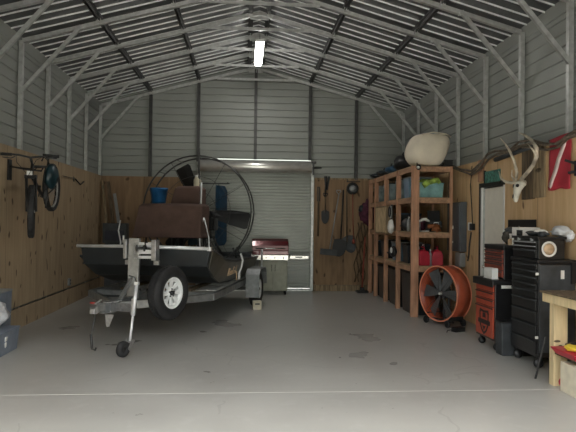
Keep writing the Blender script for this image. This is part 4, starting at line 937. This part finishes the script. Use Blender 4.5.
for d_ in (-.0, -.30):
    for s_ in (-.26, .26):
        p = Vector((0, 0, .06)) + n_ * (d_ + (.02 if d_ == 0 else -.02)) + pr3 * s_
        mb = MB(); mb.lathe([(.0, -.02), (.045, -.02), (.06, -.012), (.06, .012), (.045, .02), (.0, .02)], axis_mx(p, n_), 20); mb.build('wheel', 'black', t)
t = thing('scrap_block', 'small black block on the floor in front of the drum fan', 'block', (3.36, 8.74, 0), 25)
mb = MB(); mb.bb(-.10, .10, -.05, .05, 0, .07); mb.tube([(-.1, .0, .04), (-.2, .03, .03), (-.26, -.02, .015)], .008, 5); mb.build('body', 'black', t, bevel=.01)

# =================================================================== RIGHT WALL FITTINGS
XW = XR - .014
t = thing('electrical_panel', 'tall dark grey electrical panel on the right plywood wall', 'electrical panel', (XW, 10.08, 1.20))
mb = MB(); mb.bb(-.11, 0, -.34, .34, 0, .88); mb.build('cabinet', 'steelgrey', t, bevel=.006)
mb = MB(); mb.bb(-.125, -.11, -.30, .04, .03, .85); dd = mb.build('door', 'steelgrey', t, bevel=.004)
mb = MB(); mb.bb(-.132, -.125, -.02, .01, .40, .46); mb.bb(-.132, -.125, -.02, .01, .15, .18); mb.build('latch', 'paper', dd)
t = thing('junction_box', 'light grey square box below the electrical panel', 'electrical box', (XW, 9.92, .93))
mb = MB(); mb.bb(-.09, 0, -.13, .13, 0, .25); mb.build('cabinet', 'lightgrey', t, bevel=.005)
mb = MB(); mb.bb(-.097, -.09, -.11, .11, .02, .23); mb.build('cover', 'lightgrey', t)
mb = MB(); mb.tube([(-.05, 0, 0), (-.05, 0, -.5), (-.05, .0, -.92)], .02); mb.build('conduit', 'lightgrey', t)
t = thing('power_outlet', 'white outlet with a black plug adapter on the wall left of the cream door', 'outlet', (XW, 9.50, 1.64))
mb = MB(); mb.bb(-.02, 0, .02, .15, -.06, .08); mb.build('plate', 'white', t, bevel=.003)
mb = MB(); mb.bb(-.05, -.0, -.12, .015, -.05, .06); mb.build('adapter', 'black', t, bevel=.006)
mb = MB(); mb.tube([(-.03, -.08, .06), (-.02, -.02, .3), (-.02, .05, .7), (-.015, .0, 1.05)], .008, 5); mb.build('cord', 'black', t)
def cable(lb, pts, r=.011, m_='hose', nm='cable', cat='cable'):
    p0 = Vector(pts[0]); mb = MB(); mb.tube([Vector(p) - p0 for p in pts], r, 6); o = mb.build(nm, m_); o.location = p0; return tag(o, lb, cat)
cable('black cable dropping down the plywood from the outlet beside the electrical panel', [(XW - .012, 9.52, 1.55), (XW - .02, 9.58, 1.3), (XW - .012, 9.62, 1.15), (XW - .012, 9.66, 1.05)], .012, 'black')
cable('dark cable running down the plywood between shelf and electrical panel', [(XW - .012, 10.55, 2.72), (XW - .03, 10.58, 2.3), (XW - .012, 10.56, 1.7), (XW - .012, 10.6, 1.1)], .014, 'hose')
# heavy hose looped along the plywood top
hp = [(10.35, 2.74), (9.9, 2.62), (9.4, 2.52), (9.0, 2.60), (8.75, 2.74), (8.4, 2.76), (8.0, 2.72), (7.7, 2.77), (7.4, 2.75), (7.0, 2.66), (6.75, 2.64), (6.5, 2.70), (6.2, 2.74), (5.8, 2.72)]
p0 = Vector((XW - .05, hp[0][0], hp[0][1])); mb = MB()
for k, off in enumerate(((0, 0), (-.03, .035), (-.01, .065))):
    mb.tube([(off[0] - (.02 if i % 2 else 0), y - p0.y, z - p0.z + off[1] + .02 * math.sin(i * 1.3 + k * 2)) for i, (y, z) in enumerate(hp)], .017, 8)
o = mb.build('hose_bundle', 'hose', subsurf=0); o.location = p0; tag(o, 'thick grey-brown hose bundle sagging along the top of the right plywood', 'hose')
t = thing('pole', 'long dark pole lying across the plywood top behind the antlers', 'pole', (XW - .03, 8.2, 2.72))
mb = MB(); mb.tube([(0, .35, -.03), (0, -.8, .03)], .035, 10); mb.build('shaft', 'charcoal', t)
# green plate above the door
t = thing('green_plate', 'green speckled plate above the cream side door', 'plate', (XW, 8.69, 2.44))
mb = MB(); mb.bb(-.02, -.004, -.27, .27, -.09, .10); mb.build('plate', 'sign', t, bevel=.002)
mb = MB(); mb.bb(-.03, 0, -.29, .29, -.12, -.09); mb.bb(-.03, 0, .27, .29, -.09, .12); mb.build('edge', 'black', t)
# two boards behind the skull
t = thing('mounting_board', 'dark weathered board on the wall directly behind the antlered skull', 'board', (XW, 7.55, 2.40))
mb = MB(); mb.bb(-.03, 0, -.16, .16, -.36, .35); mb.build('wood', 'darkwood', t, bevel=.004)
t = thing('mounting_board', 'pale weathered board on the wall between the skull and the red flag', 'board', (XW, 7.24, 2.39))
mb = MB(); mb.bb(-.035, 0, -.135, .135, -.34, .36); mb.build('wood', 'oldwood', t, bevel=.004)
mb = MB(); mb.lathe([(0, 0), (.03, .0), (.03, .004), (0, .004)], axis_mx((-.035, 0, .02), (-1, 0, 0)) @ Matrix.Diagonal((1, 2.4, 1, 1)), 14); mb.build('knot', 'darkwood', t)
t = thing('post_board', 'short reddish wood strip on the plywood between cable and green plate', 'board', (XW, 9.12, 2.56))
mb = MB(); mb.bb(-.03, 0, -.1, .1, -.17, .19); mb.build('wood', 'stud', t, bevel=.004)
# skull
t = thing('deer_skull', 'bleached skull with long pale antlers mounted on the wall boards', 'skull', (3.74, 7.56, 2.18))
mb = MB()
sk = [(.02, .055, .045, .12), (-.0, .085, .07, .09), (-.03, .08, .065, .04), (-.06, .055, .05, -.02), (-.085, .042, .038, -.09), (-.10, .032, .028, -.15), (-.10, .02, .015, -.18)]
mb.loft([[(x + b_ * math.sin(a), 1.15 * a_ * math.cos(a) - .06 + (z - .1) * .25, z - .01) for a in [2 * PI * k / 12 for k in range(12)]] for x, a_, b_, z in sk], smooth=True)
mb.blob((-.01, .03, .055), (.08, .05, .06), amp=.1); mb.blob((-.01, -.16, .055), (.08, .05, .06), amp=.1)
mb.build('skull', 'bone', t)
for s_ in (-1, 1):
    mb = MB(); mb.lathe([(0, 0), (.024, .0), (.022, .012), (0, .012)], axis_mx((-.078, s_ * .055 - .075, .035), (-1, s_ * .6, .1)), 14); mb.build('eye_socket', 'black', t)
mb = MB(); mb.lathe([(0, 0), (.012, .0), (.012, .006), (0, .006)], axis_mx((-.130, -.11, -.11), (-1, 0, .1)) @ Matrix.Diagonal((2.4, 1, 1, 1)), 12); mb.build('nose_opening', 'black', t)
# right antler (towards the camera), main beam then tines
A = lambda pts: [Vector((x, y, z)) for x, y, z in pts]
mb = MB()
mb.tube(A([(0, -.04, .10), (-.03, -.14, .12), (-.06, -.27, .15), (-.10, -.45, .19), (-.13, -.64, .26), (-.15, -.76, .35), (-.15, -.76, .46), (-.13, -.60, .58), (-.08, -.32, .69), (-.04, -.07, .76)]), [.022, .026, .026, .026, .025, .025, .023, .021, .016, .005], 8)
mb.tube(A([(-.15, -.77, .37), (-.20, -.76, .44), (-.22, -.68, .52)]), [.018, .012, .004], 6)
mb.build('antler', 'antler', t)
mb = MB()
mb.tube(A([(0, .05, .11), (-.04, .12, .09), (-.08, .22, .11), (-.10, .33, .17), (-.10, .40, .28)]), [.022, .022, .019, .014, .004], 8)
mb.tube(A([(-.02, .04, .10), (-.05, -.05, .22), (-.08, -.03, .38), (-.08, .10, .53), (-.07, .26, .65), (-.06, .44, .76)]), [.018, .020, .019, .017, .013, .004], 7)
mb.tube(A([(-.06, -.07, .26), (-.11, -.06, .40), (-.13, .02, .52), (-.13, .10, .60)]), [.015, .014, .010, .003], 6)
mb.tube(A([(-.03, .05, .11), (-.09, .02, .18), (-.10, -.01, .26)]), [.014, .010, .003], 6)
mb.build('antler', 'antler', t)
# dive flag
t = thing('dive_flag', 'red cloth flag with one pale diagonal stripe hung on the right wall', 'flag', (XW - .015, 6.74, 2.43))
def fl_z(y, z): return .006 * math.sin(y * 14 + z * 6) + .003 * math.sin(z * 22)
mb = MB(); NX, NZ = 14, 18
def fpt(i, k, off=0):
    u, v = i / NX, k / NZ; y = .245 - .49 * u; z = -.30 + .64 * v + (.03 * u if v > .5 else -.01 * math.sin(u * 9)); 
    return (-.02 - fl_z(y, z) - off, y, z)
for i in range(NX):
    for k in range(NZ):
        mb._new([fpt(i, k), fpt(i + 1, k), fpt(i + 1, k + 1), fpt(i, k + 1)], [(0, 1, 2, 3)], smooth=True)
bmesh.ops.remove_doubles(mb.bm, verts=mb.bm.verts[:], dist=.0005)
o = mb.build('cloth', 'flagred', t); sd = o.modifiers.new('thick', 'SOLIDIFY'); sd.thickness = .003
mb = MB(); pa, pb = (.20, -.27), (-.13, .29); d = Vector((pb[0] - pa[0], pb[1] - pa[1])); L_ = d.length; d.normalize(); q = Vector((-d.y, d.x)) * .038
pts = []
for i in range(17):
    c = Vector(pa) + d * L_ * i / 16; wq = q * (1 if 0 < i < 16 else .6)
    for s_ in (1, -1):
        y, z = c + wq * s_; pts.append((-.026 - fl_z(y, z), y, z))
mb._new(pts, [(2 * i, 2 * i + 1, 2 * i + 3, 2 * i + 2) for i in range(16)], smooth=True)
o = mb.build('stripe', 'flagpink', t); sd = o.modifiers.new('thick', 'SOLIDIFY'); sd.thickness = .003
for y in (.22, -.22):
    mb = MB(); mb.lathe([(0, 0), (.012, 0), (.012, .006), (0, .006)], axis_mx((-.03, y, .33), (-1, 0, 0)), 10); mb.build('grommet', 'stainless', t)
t = thing('wall_bracket', 'black bracket on the plywood at the right edge beside the red flag', 'bracket', (XW, 6.40, 2.36))
mb = MB(); mb.bb(-.02, 0, -.05, .05, -.09, .09); mb.bar((-.02, 0, .05), (-.10, .10, .10), .03, .03); mb.bar((-.02, 0, -.04), (-.07, .08, -.05), .03, .03); mb.build('arm', 'black', t)

# =================================================================== TOOL CHESTS
def drawers(t, xf, y0, y1, zs, m_, pull='blackgloss', gap=.006, pull_h=.012):
    out = []
    for z0, z1 in zs:
        mb = MB(); mb.bb(xf - .018, xf, y0, y1, z0 + gap, z1 - gap); d_ = mb.build('drawer', m_, t, bevel=.003); out.append(d_)
        mb = MB(); mb.bb(xf - .034, xf - .016, y0 + .01, y1 - .01, z1 - gap - .022, z1 - gap - .008); mb.build('drawer_pull', pull, d_, bevel=.003)
    return out
t = thing('tool_cart', 'low black tool cart with orange-red drawers and a shield emblem, on casters', 'tool chest', (3.30, 7.33, 0))
mb = MB(); mb.bb(.02, .56, 0, .62, .13, .89); mb.build('cabinet', 'blackgloss', t, bevel=.006)
mb = MB(); mb.bb(-.02, .58, -.02, .64, .89, .95); mb.bb(-.03, -.01, -.02, .64, .85, .95); mb.build('top_tray', 'black', t, bevel=.01)
dr = drawers(t, .02, .03, .59, [(.78, .88), (.68, .78), (.58, .68), (.16, .58)], 'toolred')
# emblem: shield inside a ring with a crossing bar
mb = MB(); X0 = -.0005
def em_poly(poly, x, th=.003): mb.prism([(p[0], p[1]) for p in poly], th, axis_mx((x, .31, .35), (-1, 0, 0), (0, -1, 0)))
shield = [(-.15, .13), (-.13, .17), (0, .155), (.13, .17), (.15, .13), (.14, -.04), (.08, -.13), (0, -.175), (-.08, -.13), (-.14, -.04)]
n_s = len(shield)
for i in range(n_s):
    a, b = Vector(shield[i]), Vector(shield[(i + 1) % n_s]); em_poly([a, b, b * .80, a * .80], .0015)
em_poly([(-.19, -.03), (.19, -.03), (.19, .03), (-.19, .03)], .0018, .004); em_poly([(-.05, .06), (.05, .06), (.04, .12), (-.04, .12)], .0018); em_poly([(-.05, -.06), (.05, -.06), (.0, -.12)], .0018)
mb.build('emblem', 'black', dr[3])
mb = MB(); mb.bb(.10, .36, -.012, .0, .84, .88); mb.bb(.28, .35, -.018, -.012, .83, .885); mb.build('side_label', 'paper', t)
for x in (.08, .5):
    for y in (.07, .55):
        mb = MB(); mb.lathe([(0, -.018), (.045, -.018), (.052, 0), (.045, .018), (0, .018)], axis_mx((x, y, .052), (.3, 1, 0)), 16); mb.box((x, y, .11), (.05, .05, .05)); mb.build('caster', 'black', t)
t = thing('paper_pad', 'white paper block standing on top of the low red drawer cart', 'paper', (3.365, 7.57, .951), 0)
mb = MB(); mb.bb(-.045, .04, -.13, .13, .006, .145); mb.build('sheets', 'white', t, bevel=.002)
mb = MB(); mb.bb(-.05, .05, -.14, .14, 0, .006); mb.build('stand', 'white', t)

t = thing('upper_tool_chest', 'black tool chest with brown-red drawers standing on top of the low cart', 'tool chest', (3.45, 7.36, .952))
mb = MB(); mb.bb(0, .38, 0, .60, 0, .40); mb.build('cabinet', 'blackgloss', t, bevel=.005)
mb = MB(); mb.bb(-.015, .39, -.01, .61, .40, .46); mb.build('lid', 'black', t, bevel=.01)
drawers(t, .0, .02, .58, [(.335, .395), (.275, .335), (.215, .275), (.12, .215), (.02, .12)], 'dullred', pull='charcoal')
mb = MB(); mb.lathe([(0, 0), (.012, 0), (.01, .004), (0, .004)], axis_mx((.15, -.005, .36), (0, -1, 0)), 10); mb.build('lock', 'paper', t)

t = thing('tool_chest', 'big black rolling tool chest with many drawers at right, tallest of the chests', 'tool chest', (3.40, 6.41, 0))
mb = MB(); mb.bb(.02, .47, 0, .66, .14, 1.24); mb.build('cabinet', 'blackgloss', t, bevel=.006)
mb = MB(); mb.bb(-.0, .48, -.01, .67, 1.24, 1.28); mb.build('worktop', 'black', t, bevel=.008)
drawers(t, .02, .03, .63, [(1.16, 1.23), (1.08, 1.16), (1.00, 1.08), (.92, 1.00), (.82, .92), (.68, .82), (.52, .68), (.34, .52), (.17, .34)], 'blackgloss', pull='charcoal')
mb = MB(); mb.prism([(0, .22), (.34, .22), (.44, 1.32), (0.02, 1.30)], .012, Matrix.Translation((.02, -.03, 0)) @ Matrix.Rotation(R(90), 4, 'X') @ Matrix.Translation((0, 0, -.0))) if False else mb.bb(.03, .46, -.016, 0, .20, 1.22); mb.build('side_panel', 'charcoal', t, bevel=.004)
mb = MB(); mb.bb(.28, .32, -.024, -.016, 1.06, 1.16); mb.build('side_latch', 'paper', t)
mb = MB(); mb.bb(.28, .33, -.024, -.016, .90, .93); mb.build('side_latch', 'paper', t)
mb = MB(); mb.loft([[(.40, -.04, 1.0), (.47, -.04, 1.02), (.47, 0.0, 1.02), (.40, 0.0, 1.0)], [(.40, -.04, 1.25), (.49, -.04, 1.26), (.49, -.016, 1.26), (.40, -.016, 1.25)]]); mb.build('side_handle', 'black', t)
for z in (.36, 1.1):
    mb = MB(); mb.bb(-.012, .02, -.004, .012, z, z + .03); mb.build('corner_lock', 'paper', t)
for x in (.07, .42):
    for y in (.08, .58):
        mb = MB(); mb.lathe([(0, -.02), (.05, -.02), (.06, 0), (.05, .02), (0, .02)], axis_mx((x, y, .06), (.2, 1, 0)), 18); mb.box((x, y, .125), (.06, .06, .04)); mb.build('caster', 'black', t)
t = thing('top_chest', 'black top box with a round pale emblem on its side, on the big rolling chest', 'tool chest', (3.40, 6.43, 1.28))
mb = MB(); mb.bb(.03, .35, 0, .62, 0, .24); mb.build('cabinet', 'blackgloss', t, bevel=.006)
mb = MB(); mb.bb(.01, .37, -.012, .64, .24, .27); mb.build('lid', 'black', t, bevel=.008)
drawers(t, .03, .03, .60, [(.12, .17), (.17, .22)], 'blackgloss', pull='lightgrey', gap=.004)
drawers(t, .03, .03, .60, [(.02, .12)], 'blackgloss', pull='charcoal', gap=.004)
mx = axis_mx((.155, 0, .125), (0, -1, 0))
mb = MB(); mb.lathe([(.068, 0), (.092, 0), (.092, .006), (.068, .006)], mx, 36, closed=True); d_ = mb.build('emblem_ring', 'paper', t)
mb = MB(); mb.lathe([(0, 0), (.066, 0), (.066, .005), (0, .005)], mx, 30); mb.build('emblem_disc', 'tan', d_)
for y in (.14, .46):
    mb = MB(); mb.bb(.0, .03, y - .012, y + .012, .21, .25); mb.build('latch', 'lightgrey', t)
# things on the chests
t = thing('spray_bottle', 'small bottle with tan label and white pump on the upper tool chest', 'bottle', (3.58, 7.45, 1.412))
mb = MB(); mb.lathe([(.035, 0), (.036, .01), (.036, .07), (.014, .09), (0, .09)], None, 18); mb.build('body', 'tan', t)
mb = MB(); mb.lathe([(.014, .088), (.012, .13), (.02, .135), (.016, .155), (0, .155)], None, 12); mb.build('pump', 'white', t)
t = thing('cloth_bundle', 'brown-grey cloth bundle piled on the upper tool chest', 'cloth', (3.71, 7.66, 1.412))
mb = MB(); mb.blob((-.02, .0, .10), (.22, .26, .24), seed=14, amp=.3, freq=2.4, flat=.85); mb.build('body', 'hat', t)
mb = MB(); mb.blob((-.04, -.02, .20), (.14, .18, .10), seed=15, amp=.2); mb.build('cap', 'charcoal', t)
t = thing('wall_panel', 'black rectangular panel on the plywood above the tool chests', 'panel', (XW, 7.74, 1.62))
mb = MB(); mb.bb(-.02, 0, -.40, .40, -.14, .14); mb.build('panel', 'black', t, bevel=.005)
mb = MB(); mb.tube([(-.024, .05, .05), (-.026, -.02, -.02), (-.026, -.12, .03), (-.026, -.2, -.07)], .006, 5); mb.build('cable', 'lightgrey', t)
t = thing('carton', 'white cardboard carton on top of the tool chests, in front of the black wall panel', 'carton', (3.66, 7.19, 1.42))
mb = MB(); mb.bb(-.14, .14, -.10, .10, 0, .235); mb.build('body', 'paper', t, bevel=.004)
mb = MB(); mb.bb(-.14, .14, -.004, .004, .235, .237); mb.build('tape', 'tan', t)
t = thing('side_table_cabinet', 'narrow black cabinet between the low cart and the big rolling chest', 'cabinet', (3.60, 7.08, 0))
mb = MB(); mb.bb(-.05, .27, .0, .22, 0, 1.42); mb.build('cabinet', 'blackgloss', t, bevel=.005)
mb = MB(); mb.bb(-.062, -.05, .015, .205, .06, 1.28); dd = mb.build('door', 'black', t)
mb = MB(); mb.tube([(-.08, .04, .8), (-.08, .04, .95)], .008, 6); mb.build('handle', 'charcoal', dd)
t = thing('plastic_wrap', 'crumpled clear-white plastic bag at the wall end of the top box', 'bag', (3.84, 6.55, 1.56))
mb = MB(); mb.blob((-.06, 0, .05), (.20, .26, .12), seed=17, amp=.5, freq=2.6); mb.blob((-.0, -.05, -.0), (.1, .16, .14), seed=18, amp=.4, freq=2.6); mb.build('body', 'bagwhite', t)
t = thing('tool_roll', 'white and black folded tool roll on the top box', 'tool roll', (3.57, 6.72, 1.55))
mb = MB(); mb.blob((0, 0, .035), (.22, .34, .08), seed=19, amp=.3, flat=.8); mb.build('body', 'charcoal', t)
mb = MB(); mb.blob((.0, -.08, .06), (.16, .12, .05), seed=20, amp=.3); mb.build('cloth', 'paper', t)
for (x, y, r, h, m_, lb) in ((3.47, 6.98, .035, .07, 'black', 'short black jar on the top box at its far end'), (3.53, 6.55, .035, .05, 'charcoal', 'dark grey jar on the top box at its near end')):
    t = thing('jar', lb, 'jar', (x, y, 1.55))
    mb = MB(); mb.lathe([(r, 0), (r, h * .8), (0, h * .8)], None, 16); mb.build('body', m_, t)
    mb = MB(); mb.lathe([(r * 1.05, h * .78), (r * 1.05, h), (0, h)], None, 16); mb.build('lid', 'black', t)
t = thing('waste_bin', 'small dark grey bin on the floor in front of the low red drawer cart', 'bin', (3.40, 7.195, 0))
mb = MB(); mb.loft([[(-.09, -.09, 0), (.09, -.09, 0), (.09, .09, 0), (-.09, .09, 0)], [(-.10, -.10, .42), (.10, -.10, .42), (.10, .10, .42), (-.10, .10, .42)]]); mb.build('body', 'charcoal', t, bevel=.01)
mb = MB(); mb.bb(-.107, .107, -.107, .107, .42, .44); mb.build('rim', 'black', t, bevel=.004)

# =================================================================== WORKBENCH at the right edge
t = thing('workbench', 'pale pine workbench with a dark top at the right edge', 'workbench', (3.19, 4.0, 0))
mb = MB(); mb.bb(-.02, .72, 0, 1.92, .965, .985); mb.build('top', 'darkwood', t, bevel=.003)
mb = MB(); mb.bb(0, .04, .0, 1.90, .87, .963); mb.build('apron', 'pine', t, bevel=.003)
mb = MB(); mb.bb(.04, .70, 1.86, 1.90, .87, .963); mb.build('apron', 'pine', t, bevel=.003)
for y in (.06, 1.76):
    mb = MB(); mb.bb(.055, .205, y, y + .09, 0, .963); l_ = mb.build('leg', 'pine', t, bevel=.004)
    if y > 1:
        mb = MB(); mb.lathe([(0, 0), (.013, 0), (.013, .004), (0, .004)], axis_mx((.125, y - .0005, .42), (0, -1, 0)) @ Matrix.Diagonal((1, 1.6, 1, 1)), 12); mb.build('knot', 'darkwood', l_)
        mb = MB(); mb.lathe([(0, 0), (.012, 0), (.012, .004), (0, .004)], axis_mx((.09, y - .0005, .47), (0, -1, 0)) @ Matrix.Diagonal((1, 3.0, 1, 1)), 12); mb.build('knot', 'darkwood', l_)
    mb = MB(); mb.bb(.60, .70, y, y + .09, 0, .963); mb.build('leg', 'pine', t, bevel=.004)
mb = MB(); mb.bb(.06, .70, .16, 1.75, .34, .36); mb.build('lower_shelf', 'darkwood', t)
t = thing('tool_tray', 'red plastic tray on the lower workbench shelf', 'tray', (3.40, 5.50, .361))
mb = MB(); mb.loft([[(-.18, -.18, 0), (.18, -.18, 0), (.18, .18, 0), (-.18, .18, 0)], [(-.23, -.22, .07), (.23, -.22, .07), (.23, .22, .07), (-.23, .22, .07)]]); mb.build('body', 'redcan', t, bevel=.012)
t = thing('power_tool', 'yellow and black hand tool lying in the red tray', 'tool', (3.32, 5.50, .431))
mb = MB(); mb.blob((-.03, -.02, .03), (.15, .2, .07), seed=31, amp=.3); mb.blob((.10, .06, .03), (.10, .12, .06), seed=33, amp=.3); mb.build('body', 'yellow', t)
mb = MB(); mb.tube([(-.02, .12, .03), (.0, .0, .07), (.06, -.12, .04)], .018, 7); mb.build('handle', 'black', t)
t = thing('carton', 'beige carton on the floor under the workbench at the right edge', 'carton', (3.50, 5.47, 0))
mb = MB(); mb.bb(-.27, .20, -.14, .14, 0, .30); mb.build('body', 'beigebox', t, bevel=.004)
mb = MB(); mb.bb(-.27, .2, -.006, .006, .30, .302); mb.build('tape', 'tan', t)
t = thing('toy_wheel', 'small red and white wheel on the floor against the front bench leg', 'wheel', (3.335, 5.73, .05))
mb = MB(); mb.lathe([(.025, -.015), (.045, -.015), (.05, 0), (.045, .015), (.025, .015)], axis_mx((0, 0, 0), (-.2, -1, 0)), 20, closed=True); mb.build('tire', 'redcan', t)
mb = MB(); mb.lathe([(0, -.012), (.026, -.012), (.026, .012), (0, .012)], axis_mx((0, 0, 0), (-.2, -1, 0)), 16); mb.build('hub', 'paper', t)
t = thing('wood_stick', 'thin dark stick leaning against the far side of the bench leg', 'stick', (3.20, 6.05, 0.0))
mb = MB(); mb.bar((0, 0, 0), (.06, -.10, .48), .016, .016); mb.build('shaft', 'darksteel', t)
#@@END
# ------------------------------------------------------------------ camera, light, view
cam = bpy.data.cameras.new('camera'); co = bpy.data.objects.new('camera', cam); COL.objects.link(co); S.camera = co
FPX = 570.0
cam.sensor_fit = 'HORIZONTAL'; cam.sensor_width = 36; cam.lens = 36 * FPX / 576; cam.clip_end = 200
yaw = math.atan(43 / FPX); pit = math.atan(6.5 / FPX)
fw = Vector((math.sin(yaw) * math.cos(pit), math.cos(yaw) * math.cos(pit), math.sin(pit)))
q = fw.to_track_quat('-Z', 'Y').to_matrix()
co.matrix_world = Matrix.Translation((0, 0, 1.68)) @ (q @ Matrix.Rotation(R(.7), 3, 'Z')).to_4x4()
w = bpy.data.worlds.new('sky'); S.world = w; w.use_nodes = True
bg = w.node_tree.nodes['Background']; bg.inputs['Strength'].default_value = 2.1
tc = w.node_tree.nodes.new('ShaderNodeTexCoord'); sp = w.node_tree.nodes.new('ShaderNodeSeparateXYZ'); rp = w.node_tree.nodes.new('ShaderNodeValToRGB')
w.node_tree.links.new(tc.outputs['Generated'], sp.inputs[0]); w.node_tree.links.new(sp.outputs['Z'], rp.inputs['Fac']); w.node_tree.links.new(rp.outputs['Color'], bg.inputs['Color'])
rp.color_ramp.elements[0].position = 0.04; rp.color_ramp.elements[0].color = (.07, .075, .06, 1); rp.color_ramp.elements[1].position = .7; rp.color_ramp.elements[1].color = (.82, .82, .80, 1)
e_ = rp.color_ramp.elements.new(.18); e_.color = (.12, .13, .12, 1); e_ = rp.color_ramp.elements.new(.34); e_.color = (.31, .32, .325, 1)
sun = bpy.data.lights.new('sun', 'SUN'); sun.energy = 5.0; sun.angle = R(1); sun.color = (1, .95, .87); so = bpy.data.objects.new('sun', sun); COL.objects.link(so)
so.rotation_euler = Vector((.25, -.75, -1.0)).to_track_quat('-Z', 'Y').to_euler()
S.view_settings.view_transform = 'Standard'; S.view_settings.look = 'None'; S.view_settings.gamma = 1; S.view_settings.use_curve_mapping = False
S.view_settings.exposure = 2.8
S.cycles.use_denoising = True
S.cycles.max_bounces = 10; S.cycles.diffuse_bounces = 6; S.cycles.glossy_bounces = 4
S.cycles.sample_clamp_indirect = 4
